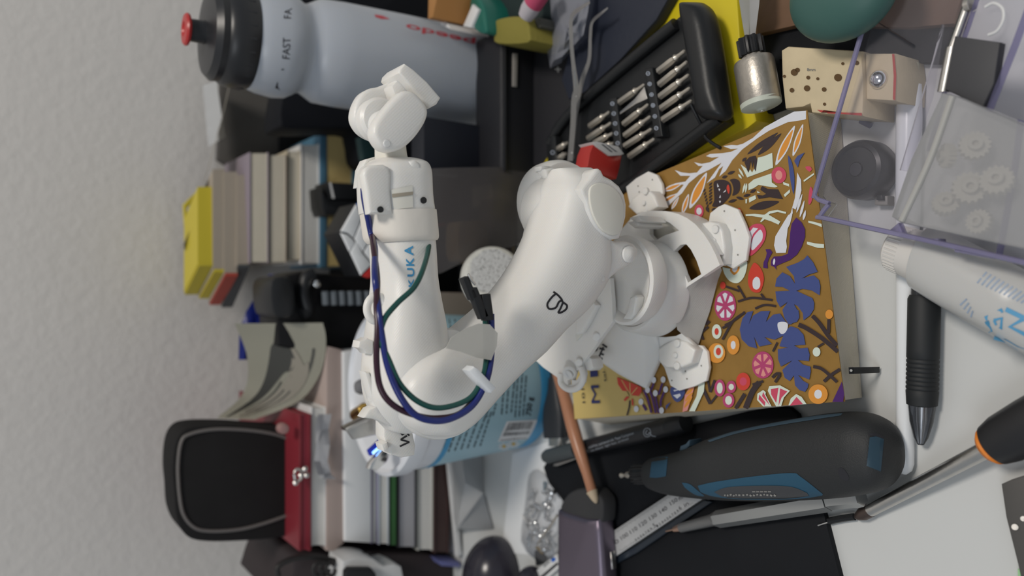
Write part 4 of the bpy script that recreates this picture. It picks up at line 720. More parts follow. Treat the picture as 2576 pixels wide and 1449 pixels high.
text(bm, 'FAST', [(729, 149), (731, 94), (712, 95), (710, 147)], S); text(bm, 'FA', [(732, 46), (734, 20), (716, 22), (714, 46)], S); mark(bm, [(692, 222), (698, 205), (705, 228), (699, 224)], S); mark(bm, [(708, 177), (714, 176), (714, 173), (708, 174)], S)
obj('cap_lettering', bm, INK, bb_)
bm = B(); text(bm, 'speedo', [(1226, 102), (1023, 54), (1020, 74), (1222, 122)], S, bold=.02); mark(bm, [(942, 36), (962, 39), (982, 48), (960, 48), (945, 43)], S); obj('red_lettering', bm, col('red_print', (0.50, 0.05, 0.07), .4), bb_)
slab('navy_black_box', 'navy black box end between the bottle and the clear bag', 'box', [(1066, 292), (1300, 330), (1300, 440), (1066, 425)], .505, .02, col('navy_black', (0.008, 0.010, 0.017), .5), bev=.001)
# black leather case in front of the bottle
kc = thing('leather_case', 'black leather box case with a small grey tag before the bottle', 'case', G(1376, 260, 0))
F0 = G(1376, 92).x; F1 = G(1376, 444).x; FYc = G(1376, 260).y; KT = W(1262, 260, FYc).z; BKY = G(1194, 260, KT).y
bm = B(); box(bm, ((F0 + F1) / 2, (FYc + BKY) / 2, KT / 2), (abs(F0 - F1), BKY - FYc, KT), bev=0.003, seg=3); obj('case_body', bm, col('black_leather', (0.010, 0.0105, 0.014), .55, bump=.3, bscale=900), kc)
bm = B(); box(bm, ((F0 + F1) / 2, FYc - .0006, KT * .93), (abs(F0 - F1) * .99, 0.002, 0.0016), bev=.0004); box(bm, ((F0 + F1) / 2, FYc - .0006, KT * .18), (abs(F0 - F1) * .99, 0.002, 0.0012), bev=.0004); obj('case_seam', bm, BLACKP, kc)
bm = B(); prism(bm, WP([(1291, 134), (1303, 134), (1301, 219), (1290, 217)], FYc - .0012), BACK * .0012, .0003); obj('grey_tag', bm, col('tag_grey', (0.33, 0.31, 0.29), .6), kc)
# ================= flat things on the desk
def flat(name, label, cat, px, z, th, m, bev=0.0008, sm=0, parent=None, group=None, seg=2):
    if sm: px = blob(px, sm)
    bm = B(); prism(bm, GP(px, z), DN * th, bev, seg)
    c = sum((V((*p, 0)) for p in px), V()) / len(px); lo = G(c.x, c.y, z - th)
    o = obj(name, bm, m, parent, None if parent else lo)
    return tag(o, label, cat, group) if parent is None else o
def at(px): return sum((V((*p, 0)) for p in px), V()) / len(px)
def loftG(pairs, z, n=5, sq=2.4, seg=32, mi=0, bm=None):
    """stations traced on a level plane; third number the half height, fourth the height of the middle"""
    L = []; R = []
    for a, b, h, zc in pairs: L.append(G(a[0], a[1], zc)); R.append(G(b[0], b[1], zc))
    L = spline(L, n); R = spline(R, n); st = []
    for i in range(len(L)):
        t = i / n; k = min(int(t), len(pairs) - 2); f = t - k; h = pairs[k][2] * (1 - f) + pairs[k + 1][2] * f
        st.append(((L[i] + R[i]) / 2, (R[i] - L[i]) / 2, V((0, 0, h))))
    return loft(bm or B(), st, sq=sq, seg=seg, mi=mi)
flat('black_tablet', 'thin black slate with rounded corners under the marker and mini drill', 'tablet', [(1366, 1176), (1374, 1162), (1396, 1150), (1520, 1118), (1700, 1078), (1880, 1035), (1950, 1023), (1985, 1026), (2004, 1042), (2011, 1066), (1960, 1180), (1800, 1240), (1690, 1290), (1560, 1370), (1500, 1390), (1435, 1285), (1380, 1216)], 0.004, 0.004, BLACKM, 0.0008)
flat('black_folder', 'matt black folder filling the desk below the steel ruler', 'folder', [(1800, 1248), (2064, 1268), (2074, 1300), (2092, 1372), (2114, 1460), (2122, 1520), (1400, 1540), (1470, 1440), (1600, 1372), (1740, 1282)], 0.0035, 0.0035, BLACKM, 0.0004)
flat('folder_spine', 'narrow glossy black strip along the lower edge of the steel ruler', 'strip', [(1770, 1258), (1792, 1262), (1600, 1392), (1540, 1424), (1530, 1412), (1600, 1372)], 0.006, 0.0024, col('dark_blue_gloss', (0.02, 0.028, 0.04), .25), 0.0006)
# --- steel ruler
ZR = 0.0075
rp = [(1500, 1366), (1540, 1338), (1689, 1239), (1740, 1225), (1776, 1249), (1560, 1392), (1510, 1424)]
ru = thing('steel_ruler', 'steel ruler marked 100 to 150 mm lying on the black slate', 'ruler', G(1650, 1320, ZR - .0012))
bm = B(); prism(bm, GP(rp, ZR), DN * 0.0012, 0.0002); obj('ruler_blade', bm, col('satin_steel', (0.50, 0.50, 0.50), .45, var=.1), ru)
bm = B(); S = onG(ZR + 0.00012); d0 = V((0.826, -0.563, 0)); u0 = V((-0.42, -0.72, 0))
def rt(bm, s, x, y, w, h):
    a = V((x, y, 0)) - d0 * w / 2; b = a + d0 * w; text(bm, s, [(a.x, a.y), (b.x, b.y), ((b + u0 * h).x, (b + u0 * h).y), ((a + u0 * h).x, (a + u0 * h).y)], S)
for s, x, y in (('150', 1697, 1266), ('140', 1671, 1287), ('130', 1645, 1304), ('120', 1620, 1321), ('110', 1596, 1338), ('100', 1573, 1353), ('90', 1549, 1370)): rt(bm, s, x, y, 21, 12)
rt(bm, 'mm', 1717, 1254, 18, 9); rt(bm, 'in', 1728, 1272, 12, 10); rt(bm, '6', 1713, 1282, 6, 12); rt(bm, '5', 1648, 1326, 6, 12)
for k in range(9):
    rt(bm, str(k + 1), 1655 + k * 6.4, 1326 - k * 4.7, 4, 8)
    if k > 1: rt(bm, str(k + 1), 1588 + k * 6.4, 1371 - k * 4.7, 4, 8)
obj('ruler_numbers', bm, INK, ru)
bm = B()
for k in range(70):
    x = 1541 + k * 2.16; y = 1340 - k * 1.446; l = 8 if k % 5 == 0 else 5; stroke(bm, [(x, y), (x + 0.5 * l, y + .85 * l)], 0.6, S, n=1)
    x = 1562 + k * 2.7; y = 1388 - k * 1.79
    if x < 1745: stroke(bm, [(x, y), (x - .4 * l, y - .8 * l)], 0.6, S, n=1)
obj('ruler_ticks', bm, GREYINK, ru)
# --- mini drill
dr = thing('mini_drill', 'black and blue cordless mini drill lying on the black slate', 'drill', G(1950, 1160, 0.004))
BL2 = col('teal_blue_rubber', (0.018, 0.075, 0.13), .5); GR2 = col('dark_grip', (0.020, 0.0215, 0.023), .55, bump=.25, bscale=1800)
bm = loftG([((1636, 1160), (1640, 1222), .008, .020), ((1648, 1150), (1656, 1232), .011, .020), ((1682, 1142), (1694, 1243), .0135, .020), ((1738, 1126), (1746, 1250), .0155, .0195), ((1800, 1099), (1811, 1256), .0165, .0195), ((1900, 1072), (1908, 1259), .0168, .0195), ((2000, 1053), (2010, 1258), .0168, .0195), ((2100, 1038), (2112, 1252), .0168, .0195), ((2170, 1038), (2180, 1243), .0162, .0195), ((2218, 1058), (2224, 1230), .014, .0195), ((2242, 1090), (2248, 1200), .010, .0195), ((2254, 1125), (2256, 1172), .004, .0195)], 0, 6, 2.5, 48)
db = obj('drill_body', bm, GR2, dr)
a, b = G(1560, 1196, .020), G(1640, 1191, .020); ax = (b - a).normalized(); L = (b - a).length
bm = B(); lathe(bm, [(0.0040, L * .45), (0.0052, L * .5), (0.0058, L * .62), (0.0056, L * .95), (0.0070, L * 1.02)], a, ax, seg=20)
for k in range(14):
    t = k * math.pi / 7; x, y, _ = frame(ax); o = (x * math.cos(t) + y * math.sin(t)) * .0056; cyl(bm, a + ax * L * .5 + o, a + ax * L * .95 + o, .0006, seg=6)
obj('chuck', bm, BLACKP, dr)
bm = B(); lathe(bm, [(0, 0), (.0012, .0003), (.0017, .0012), (.0014, .0026), (.0010, .0034), (.0010, .0045), (.0019, .0065), (.0022, .0075), (.0022, L * .5)], a, ax, seg=20); obj('drill_bit', bm, WARMSTEEL, dr)
S = onB(db, off=.00025)
def dec(nm, px, m, sm=0, parent=db, S=S): bm = B(); mark(bm, px, S, 0, sm); return obj(nm, bm, m, parent)
def band(nm, L, R, m, n=14, parent=db, off=.0003, k=5):
    S = onB(db, off=off); L = spline([V((*p, 0)) for p in L], n); R = spline([V((*p, 0)) for p in R], n); bm = B()
    rows = [[S(*(a.lerp(b, i / k))[:2]) for i in range(k + 1)] for a, b in zip(L, R)]; sheet(bm, rows); return obj(nm, bm, m, parent)
band('blue_nose_patch', [(1640, 1154), (1658, 1150), (1680, 1149)], [(1634, 1201), (1652, 1202), (1675, 1198)], BL2)
band('blue_side_panel', [(1755, 1222), (1800, 1212), (1900, 1198), (1990, 1190), (2015, 1200), (2070, 1243)], [(1762, 1238), (1795, 1249), (1860, 1256), (1950, 1257), (2020, 1254), (2068, 1247)], BL2)
band('blue_side_panel', [(1715, 1214), (1735, 1218), (1755, 1234), (1772, 1247)], [(1722, 1226), (1736, 1237), (1752, 1246), (1768, 1249)], BL2)
lb = band('label_panel', [(1796, 1238), (1830, 1226), (1900, 1222), (1985, 1224), (2030, 1240)], [(1815, 1249), (1850, 1252), (1910, 1253), (1980, 1252), (2035, 1248)], col('label_slate', (0.05, 0.052, 0.058), .4), off=.0006)
bm = B(); S2 = onB(db, off=.001); rr = random.Random(3)
x = 1822
while x < 1950:
    w = rr.uniform(4, 9); stroke(bm, [(x, 1246 - (x - 1822) * .01), (x + w * .6, 1246 + rr.uniform(-3, 3))], 4.2, S2, n=1); x += w + 1.5
for k in range(5): stroke(bm, [(1892 + k * 10, 1237), (1900 + k * 10, 1237)], 3, S2, n=1)
obj('label_lettering', bm, STEEL, lb)
band('blue_top_edge', [(1780, 1108), (1850, 1084), (1950, 1063), (2050, 1046), (2120, 1039)], [(1785, 1112), (1855, 1090), (1950, 1071), (2050, 1055), (2115, 1045)], col('slate_blue_rubber', (0.05, 0.09, 0.13), .5), off=.0004)
band('end_window', [(2188, 1100), (2205, 1098), (2224, 1104)], [(2180, 1172), (2200, 1180), (2216, 1186)], col('window_blue', (0.022, 0.05, 0.075), .25), off=.0004)
band('window_slot', [(2186, 1090), (2205, 1090), (2222, 1098)], [(2188, 1096), (2206, 1098), (2222, 1104)], INK, off=.0005)
dec('end_button', blob([(2108, 1180), (2120, 1178), (2134, 1196), (2134, 1208), (2122, 1208), (2110, 1196)], 3), INK, 0)
bm = B(); prism(bm, GP([(1708, 1134), (1711, 1122), (1724, 1117), (1732, 1107), (1735, 1108), (1734, 1122), (1722, 1134)], .024), DN * .01, .0008); obj('light_lug', bm, col('slate_blue_rubber', (0, 0, 0)), dr)
# --- mechanical pencil
mp = thing('mechanical_pencil', 'silver metal mechanical pencil with copper tip on the black folder', 'pencil', G(1900, 1290, .0036))
def rod(px, m, nm, parent, seg=20, bm=None, flat=1):
    """px: (x, y, z, radius) along the rod"""
    own = bm is None; bm = bm or B(); P = [G(x, y, z) for x, y, z, r in px]; ax = (P[-1] - P[0]).normalized()
    lathe(bm, [(r, (p - P[0]).dot(ax)) for p, (_, _, _, r) in zip(P, px)], P[0], ax, seg); return obj(nm, bm, m, parent) if own else bm
rod([(1674, 1337, .0085, .0003), (1676, 1336.5, .0085, .0006), (1697, 1331, .0085, .0006)], col('pencil_lead_pipe', (0.6, 0.4, 0.3), .25, metal=1), 'lead_pipe', mp, 10)
rod([(1696, 1332, .0085, .0016), (1714, 1327, .0085, .0026)], col('copper_cone', (0.65, 0.42, 0.32), .25, metal=1), 'tip_cone', mp)
rod([(1713, 1328, .0085, .0027), (1760, 1316, .0085, .0031), (1794, 1308, .0085, .0034), (1802, 1306, .0085, .0042)], col('pencil_grey', (0.22, 0.22, 0.22), .4, metal=.6), 'grip', mp)
rod([(1800, 1307, .0088, .0040), (1806, 1305, .0088, .0048), (2070, 1262, .0100, .0052), (2084, 1260, .0102, .0050)], col('pencil_silver', (0.42, 0.43, 0.43), .35, metal=.7), 'hexagonal_barrel', mp, 6)
rod([(2086, 1259, .0102, .0046), (2140, 1253, .0104, .0048), (2150, 1251, .0104, .0052), (2166, 1248, .0105, .0048)], col('pencil_silver', (0, 0, 0)), 'push_cap', mp, 6)
# --- marker pen
mk = thing('marker_pen', 'black fineliner marker crossed by the wooden clay tool', 'pen', G(1550, 1100, 0.004))
MD = col('marker_black', (0.017, 0.0175, 0.020), .35)
zz = .0125
mb = rod([(1450, 1130, zz, .0046), (1478, 1124, zz, .0050), (1672, 1077, zz, .0056), (1690, 1073, zz, .0056)], MD, 'barrel', mk, 28)
rod([(1370, 1150, zz, .0030), (1373, 1149.5, zz, .0042), (1380, 1148, zz, .0052), (1452, 1130, zz, .0054)], col('marker_cap_grey', (0.055, 0.065, 0.07), .4), 'cap', mk, 28)
rod([(1686, 1074, zz, .0060), (1694, 1071, zz, .0064), (1718, 1065, zz, .0064), (1726, 1063, zz, .0055)], BLACKP, 'end_plug', mk, 28)
bm = B(); prism(bm, GP([(1394, 1166), (1450, 1150), (1454, 1153), (1400, 1173), (1390, 1172)], .010), DN * .001, .0003); obj('pocket_clip', bm, STEEL, mk)
S = onB(mb, off=.0002); bm = B()
text(bm, 'acid-free, permanent ink  Paper Companion', [(1482, 1131), (1596, 1094), (1592, 1086), (1480, 1122)], S); text(bm, 'no bleed, light fast, archival', [(1488, 1138), (1582, 1107), (1579, 1101), (1486, 1131)], S)
stroke(bm, [(1628 + math.cos(k * .571) * 9, 1088 + math.sin(k * .571) * 11) for k in range(12)], 1.4, S); stroke(bm, [(1628, 1082), (1624, 1090), (1630, 1094), (1634, 1088), (1640, 1096), (1650, 1098)], 1.6, S)
obj('pen_lettering', bm, col('pale_print', (0.35, 0.38, 0.42), .4), mk)
# --- wooden clay tool
ct = B(); P = spline([G(1400, 935, .012), G(1421, 1000, .0175), G(1441, 1075, .021), G(1457, 1130, .0222), G(1476, 1190, .022), G(1490, 1238, .0208)], 6)
tube(ct, P, lambda t: .0033 + .0012 * math.sin(min(t * 1.25, 1) * 3.1416), seg=16, n=1, flat=1.0)
cto = thing('clay_tool', 'reddish brown wooden clay modelling stick lying across the marker', 'modelling tool', G(1470, 1150, .018))
obj('stick', ct, col('polished_wood', (0.40, 0.185, 0.105), .32, var=.2, vscale=60), cto)
bm = B(); tube(bm, [G(1489, 1236, .0208), G(1497, 1256, .0205), G(1500, 1266, .020)], lambda t: .0033 * (1 - t) + .0006, seg=14, n=3); obj('worn_tip', bm, col('pale_wood', (0.5, 0.4, 0.28), .6), cto)
# --- USB cable
uc = thing('usb_cable', 'black USB-C cable end lying between the tub and the wooden stick', 'cable', G(1396, 1050, 0))
bm = B(); tube(bm, [G(1330, 700, .003), G(1372, 800, .004), G(1390, 900, .005), G(1393, 985, .006)], .0026, seg=12); obj('cord', bm, BLACKP, uc)
bm = loftG([((1384, 950), (1402, 950), .0028, .006), ((1382, 985), (1406, 985), .0034, .006), ((1373, 1025), (1416, 1025), .0048, .006), ((1372, 1060), (1419, 1060), .0050, .006), ((1374, 1101), (1418, 1101), .0048, .006)], 0, 4, 3); obj('plug_body', bm, col('plug_charcoal', (0.022, 0.025, 0.03), .5), uc)
bm = loftG([((1382, 1098), (1411, 1098), .0013, .0066), ((1382, 1122), (1410, 1122), .0013, .0066)], 0, 2, 4); obj('plug_tip', bm, STEEL, uc)
# --- purple grey power bank with rubber cap
pb = thing('power_bank', 'metallic purple grey power bank with a dark rubber cap', 'power bank', G(1465, 1380, 0.0))
bm = B(); prism(bm, GP([(1398, 1282), (1420, 1290), (1470, 1304), (1502, 1306), (1506, 1340), (1510, 1400), (1514, 1470), (1516, 1530), (1398, 1540)], .0215), DN * .0155, .0045, 5); obj('metal_shell', bm, col('purple_anodised', (0.20, 0.17, 0.215), .36, metal=.85), pb)
bm = B(); prism(bm, GP(blob([(1410, 1284), (1414, 1262), (1430, 1240), (1456, 1229), (1486, 1230), (1500, 1240), (1514, 1262), (1514, 1300), (1508, 1318), (1490, 1318), (1450, 1312)], 3), .019), DN * .013, .005, 4); obj('rubber_cap', bm, col('cap_rubber', (0.035, 0.035, 0.037), .7), pb)
bm = B(); prism(bm, GP([(1530, 1388), (1536, 1388), (1540, 1432), (1535, 1436)], .013), DN * .004, .0005); obj('side_slider', bm, STEEL, pb)
# --- bag of screws
bagm = clear('clear_bag', (0.93, 0.94, 0.96), 0.10, 0.08, 0.25, (0.8, 0.8, 0.82))
def pouch(name, label, px, z, puff, mm=bagm, amp=.0012, th=0.0):
    t = px; c = at(px); bm = B(); rings = []
    for k in range(6):
        f = 1 - k / 5.0; zz = z + puff * math.sqrt(max(0, 1 - f * f)); rings.append([bm.verts.new(G(c.x + (x - c.x) * f, c.y + (y - c.y) * f, zz + (random.uniform(-amp, amp) if 0 < k < 5 else 0))) for x, y in t])
    for a, b in zip(rings, rings[1:]):
        for i in range(len(a)): bm.faces.new((a[i], a[(i + 1) % len(a)], b[(i + 1) % len(a)], b[i]))
    bmesh.ops.remove_doubles(bm, verts=rings[-1], dist=1e-4)
    return tag(obj(name, bm, mm, loc=G(c.x, c.y, z)), label, 'bag')
pouch('zip_bag', 'small clear plastic bag full of shiny screws by the power bank', blob([(1330, 1195), (1352, 1180), (1378, 1200), (1404, 1232), (1428, 1262), (1412, 1300), (1404, 1360), (1392, 1420), (1345, 1408), (1310, 1362), (1316, 1300), (1324, 1240)], 2), 0.001, 0.012)
rs = random.Random(5); first = None
for k in range(34):
    x = rs.uniform(1336, 1396); y = rs.uniform(1235, 1385); x -= (y - 1235) * .10; a = rs.uniform(0, 3.14); z = rs.uniform(.002, .008)
    if k == 0:
        first = thing('machine_screw', 'small shiny machine screw heaped in the clear bag', 'screw', (0, 0, 0), 'screws in the clear bag')
        bm = B(); cyl(bm, (0, 0, 0), (.008, 0, 0), .0013, seg=8); obj('shaft', bm, CHROME, first); bm = B(); lathe(bm, [(.0022, 0), (.0024, .0006), (.0014, .0016), (0, .0018)], (0, 0, 0), (-1, 0, 0), seg=12); obj('screw_head', bm, CHROME, first); o = first
    else:
        o = first.copy(); COL.objects.link(o)
        for ch in list(first.children): c2 = ch.copy(); c2.parent = o; COL.objects.link(c2)
    o.location = G(x, y, z); o.rotation_euler = (0, rs.uniform(-.5, .5), a)
bm = B(); tube(bm, [G(1402, 1296, .013), G(1380, 1330, .012), G(1352, 1368, .008)], .0008, n=2); tag(obj('long_pin', bm, WARMSTEEL, loc=G(1380, 1330, .010)), 'long thin steel pin lying over the bag of screws', 'pin')
bm = B(); cyl(bm, G(1350, 1376, .003), G(1366, 1394, .003), .0010); tag(obj('brass_pin', bm, BRASS, loc=G(1358, 1385, .002)), 'short brass pin at the foot of the screw bag', 'pin')
cd = flat('printed_card', 'white card strip with a black band and blue dot by the power bank', 'card', [(1341, 1441), (1398, 1394), (1404, 1408), (1404, 1430), (1360, 1470), (1348, 1462)], 0.004, 0.002, LW, .0003)
bm = B(); S = onG(.0042); mark(bm, [(1352, 1456), (1402, 1414), (1404, 1420), (1356, 1462)], S, 0); mark(bm, blob([(1386, 1408), (1394, 1402), (1398, 1408), (1390, 1414)], 3), S, 1); mark(bm, [(1366, 1424), (1382, 1410), (1384, 1413), (1369, 1427)], S, 2); obj('card_print', bm, [INK, col('print_blue', (0.02, 0.12, 0.5), .4), GREYINK], cd)
flat('black_clip', 'small black clip at the bottom end of the screw bag', 'clip', [(1343, 1386), (1352, 1382), (1370, 1402), (1368, 1416), (1347, 1424)], .003, .003, BLACKP)
# --- mouse, left edge clutter
def ell(name, label, cat, c, r, m, rz=0, sq=2.0, flatb=True):
    bm = B(); bmesh.ops.create_uvsphere(bm, u_segments=48, v_segments=24, radius=1)
    for v in bm.verts:
        v.co = V((v.co.x * r[0], v.co.y * r[1], max(v.co.z, -.35 if flatb else -1) * r[2]))
    bmesh.ops.rotate(bm, verts=bm.verts, matrix=Matrix.Rotation(math.radians(rz), 3, 'Z')); bmesh.ops.translate(bm, verts=bm.verts, vec=V(c))
    return tag(obj(name, bm, m, loc=(c[0], c[1], c[2])), label, cat)
DM = col('dark_violet_gloss', (0.028, 0.026, 0.036), .22)
c = G(1236, 1440, .012); ell('computer_mouse', 'glossy dark violet mouse on the desk by the tray', 'mouse', (c.x - .006, c.y, .009), (.034, .026, .026), DM, 0)
c = G(1330, 1452, .008); ell('dark_pebble', 'small round dark glossy lump beside the mouse', 'lump', (c.x - .006, c.y, .006), (.014, .010, .012), DM, 0)
bm = B(); tube(bm, [W(x, y, .59) for x, y in ((700, 1449), (700, 1425), (740, 1405), (800, 1402), (850, 1412), (880, 1400), (930, 1396))], .0022)
for k in range(3): tube(bm, [W(800 + 12 * math.cos(a * .7) + k * 16, 1432 + 16 * math.sin(a * .7), .585) for a in range(9)], .0016)
tag(obj('tangled_cable', bm, col('cable_black', (0.015, 0.013, 0.013), .5), loc=W(820, 1425, .59)), 'tangled thin black cable hanging at the side of the left pile', 'cable')
slab('dark_satchel', 'dark brown bag filling the corner left of the pile', 'bag', blob([(745, 1398), (800, 1388), (930, 1390), (1130, 1400), (1160, 1470), (1160, 1560), (740, 1560), (735, 1440)], 3), .612, .12, col('satchel', (0.03, 0.022, 0.024), .7), bev=.006)
slab('white_charger', 'white charger block with rounded corners left of the pile', 'charger', blob([(862, 1425), (868, 1410), (900, 1402), (940, 1406), (966, 1424), (1010, 1426), (1010, 1540), (862, 1540)], 2), .575, .03, LW, bev=.003)
slab('black_adapter', 'black adapter corner in front of the white charger', 'adapter', [(870, 1440), (880, 1430), (935, 1430), (948, 1444), (952, 1520), (868, 1520)], .566, .008, BLACKP, bev=.002)
# --- loose papers between pile and tub
def paper(label, px, zs, g='loose white papers on the desk'):
    bm = B(); sheet(bm, [[G(x, y, z) for x, y, z in r] for r in px], .0003); o = obj('loose_paper', bm, PAPER, loc=G(*px[0][0][:2], 0)); return tag(o, label, 'paper', g)
paper('folded white paper whose raised edge leans beside the tray', [[(1125, 1150, .004), (1130, 1260, .003), (1148, 1345, .002)], [(1160, 1140, .030), (1170, 1215, .034), (1150, 1330, .014)], [(1215, 1150, .002), (1215, 1240, .002), (1240, 1330, .002)]], 0)
flat('flat_paper', 'flat white paper lying under the USB plug and screw bag', 'paper', [(1290, 1140), (1380, 1110), (1420, 1200), (1400, 1400), (1262, 1390)], .0008, .0006, PAPER, 0)
# --- black pin header beside the book
ph_ = thing('pin_header', 'short black pin strip on the desk beside the cream page edges', 'pin strip', G(2168, 932, 0))
bm = B(); a4, b4, c4, d4 = G(2134, 924, .0235), G(2201, 923, .004), G(2201, 938, .004), G(2135, 941, .0235); prism(bm, [a4, b4, c4, d4], V((0, -.001, -.0024)), .0002); obj('pin_body', bm, BLACKP, ph_)
bm = B(); cyl(bm, G(2141, 932, .0225), G(2141, 932, .0228), .0006, seg=12); obj('pin_hole', bm, STEEL, ph_)
bm = B(); cyl(bm, G(2199, 932, .000), G(2199, 931, .0035), .0005, seg=6); obj('pin_leg', bm, STEEL, ph_)
wp = thing('wire_pin', 'tiny black sleeved pin touching the folder edge and screwdriver tip', 'pin', G(2110, 1312, 0))
bm = B(); tube(bm, [G(2085, 1311, .0025), G(2120, 1304, .0025), G(2150, 1300, .0025)], .0017, n=2, seg=8); obj('sleeve', bm, BLACKP, wp)
bm = B(); tube(bm, [G(2058, 1322, .0045), G(2070, 1318, .004), G(2086, 1313, .003)], .0005, n=2, seg=6); obj('bare_wire', bm, STEEL, wp)
# --- screwdriver
sd = thing('screwdriver', 'long steel screwdriver with black and orange handle at the right edge', 'screwdriver', G(2330, 1210, 0))
rod([(2152, 1302, .0035, .0008), (2158, 1299, .0035, .0020), (2172, 1293, .0037, .0032), (2188, 1284, .004, .0032)], col('burnt_tip', (0.12, 0.09, 0.08), .4, metal=.8), 'tip', sd)
rod([(2186, 1285, .004, .0030), (2340, 1204, .0075, .0033), (2500, 1120, .011, .0036)], STEEL, 'shaft', sd)
rod([(2478, 1131, .011, .0040), (2484, 1128, .011, .0062), (2492, 1123, .0115, .0078), (2506, 1116, .0115, .0070)], col('orange_rubber', (0.75, 0.22, 0.02), .45), 'collar', sd, 24)
rod([(2490, 1124, .0118, .0060), (2500, 1119, .0118, .0085), (2530, 1104, .0122, .0098), (2600, 1066, .0125, .0104), (2700, 1012, .0125, .0104), (2760, 980, .0125, .006)], col('handle_black', (0.018, 0.018, 0.02), .4), 'handle', sd, 28)
# --- perforated metal bracket and green card
mbk = thing('metal_bracket', 'grey perforated metal bracket at the bottom right corner', 'bracket', G(2560, 1330, 0))
bm = B(); prism(bm, GP([(2518, 1218), (2545, 1206), (2576, 1196), (2660, 1190), (2680, 1560), (2590, 1560), (2560, 1420), (2530, 1300)], .006), DN * .006, .0006); obj('bracket_plate', bm, col('bracket_grey', (0.13, 0.125, 0.12), .45, metal=.6), mbk)
bm = B(); cyl(bm, G(2553, 1326, .006), G(2553, 1326, .0068), .0012); cyl(bm, G(2574, 1305, .006), G(2574, 1305, .0064), .0010); obj('bracket_rivet', bm, STEEL, mbk)
flat('green_card', 'pale green card corner peeking out at the bottom right', 'card', [(2558, 1432), (2600, 1418), (2640, 1520), (2560, 1520)], .002, .002, col('pale_green', (0.35, 0.62, 0.33), .6))
# --- white stick, gel pen
ws = thing('white_stick', 'long smooth white plastic stick running beside the book', 'stick', G(2265, 800, 0))
rod([(2288, 216, .0055, .0050), (2284, 300, .0055, .0054), (2276, 480, .0052, .0052), (2266, 700, .0048, .0046), (2262, 900, .0046, .0042), (2266, 1050, .0044, .0038), (2272, 1130, .0044, .0040), (2274, 1165, .0044, .0040), (2275, 1182, .0044, .0032), (2275, 1192, .0044, .0012)], WHITE, 'stick_body', ws, 28)
rod([(2291, 160, .0055, .0036), (2288, 217, .0055, .0047)], col('cream_end', (0.5, 0.47, 0.33), .4), 'cream_end', ws)
gpn = thing('gel_pen', 'retractable pen with a ribbed black grip and clear tip', 'pen', G(2322, 900, 0))
CLR = clear('smoky_clear', (0.62, 0.64, 0.68), 0.12, 0.06, 0.3, (0.3, 0.32, 0.36))
rod([(2328, 640, .0068, .0052), (2325, 745, .0068, .0054)], CLR, 'clear_barrel', gpn)
rod([(2327, 640, .0068, .0030), (2325, 750, .0068, .0032)], BLACKP, 'ink_holder', gpn)
bm = B(); k = 0; P0 = (2325, 742); pr = [(2325, 742, .0068, .0058), (2324, 752, .0068, .0066), (2323, 880, .0068, .0066)]
for k in range(8): pr += [(2322.5 - k * .3, 900 + k * 11, .0068, .0066), (2322.4 - k * .3, 903 + k * 11, .0068, .0062), (2322.3 - k * .3, 907 + k * 11, .0068, .0066)]
pr += [(2319.5, 1000, .0068, .0064), (2319, 1018, .0068, .0062), (2319, 1021, .0068, .0050)]
rod(pr, col('rubber_grip', (0.014, 0.016, 0.018), .6), 'rubber_grip', gpn, 28)
rod([(2319, 1018, .0068, .0056), (2318, 1060, .0064, .0048), (2317, 1100, .006, .0030), (2316, 1118, .006, .0014)], CLR, 'clear_tip', gpn)
bm = rod([(2319, 1015, .0068, .0022), (2318, 1060, .0064, .0020), (2317, 1095, .006, .0012), (2316, 1116, .006, .0006)], None, '', None, bm=B()); obj('refill', bm, STEEL, gpn)
# --- glue tube
gt = thing('glue_tube', 'soft frosted tube with white ribbed cap and blue hexagon print', 'tube', G(2450, 750, 0))
ZT = .0165
bm = loftG([((2352, 566), (2300, 726), .0118, ZT), ((2400, 590), (2340, 752), .0125, ZT), ((2500, 640), (2420, 800), .0125, ZT), ((2600, 690), (2520, 856), .012, ZT), ((2720, 750), (2620, 915), .009, ZT - .004)], 0, 6, 2.1, 40)
tbd = obj('tube_body', bm, mat('frosted_tube', (0.52, 0.52, 0.51), .3, sss=.3, bump=.05), gt)
a, b = G(2246, 622, ZT), G(2330, 650, ZT); ax = (b - a).normalized(); L = (b - a).length
pr = [(.0085, 0), (.0098, .0012), (.0101, L * .35), (.0112, L * .85), (.0116, L)]
bm = B(); lathe(bm, pr, a, ax, seg=40)
for k in range(40):
    t = k * math.pi / 20; x, y, _ = frame(ax); o = x * math.cos(t) + y * math.sin(t); cyl(bm, a + ax * .002 + o * .0099, a + ax * L * .5 + o * .0103, .0004, seg=5)
obj('ribbed_cap', bm, col('cap_white', (0.66, 0.64, 0.61), .4), gt)
S = onB(tbd, off=.0003); HB = col('hexagon_blue', (0.10, 0.33, 0.55), .4); HP = col('faint_blue_print', (0.30, 0.38, 0.50), .4)
bm = B()
for l, w in ((((2478, 802), (2522, 780)), 11), (((2482, 808), (2492, 836)), 11), (((2490, 838), (2518, 826), (2520, 800), (2500, 806)), 8), (((2500, 806), (2506, 818)), 6), (((2530, 778), (2576, 800)), 12), (((2576, 802), (2540, 822), (2580, 842)), 10), (((2500, 850), (2530, 858), (2560, 876), (2600, 890)), 9)): stroke(bm, l, w, S, n=1)
obj('hexagon_print', bm, HB, tbd)
bm = B()
for k in range(11): stroke(bm, [(2458 + k * 11, 712 + k * 5), (2482 + k * 11, 684 + k * 6)], 4, S, n=1)
for k in range(4): stroke(bm, [(2415 + k * 9, 768 + k * 10), (2432 + k * 5, 752 + k * 10)], 4, S, n=1)
obj('faint_print', bm, HP, tbd)
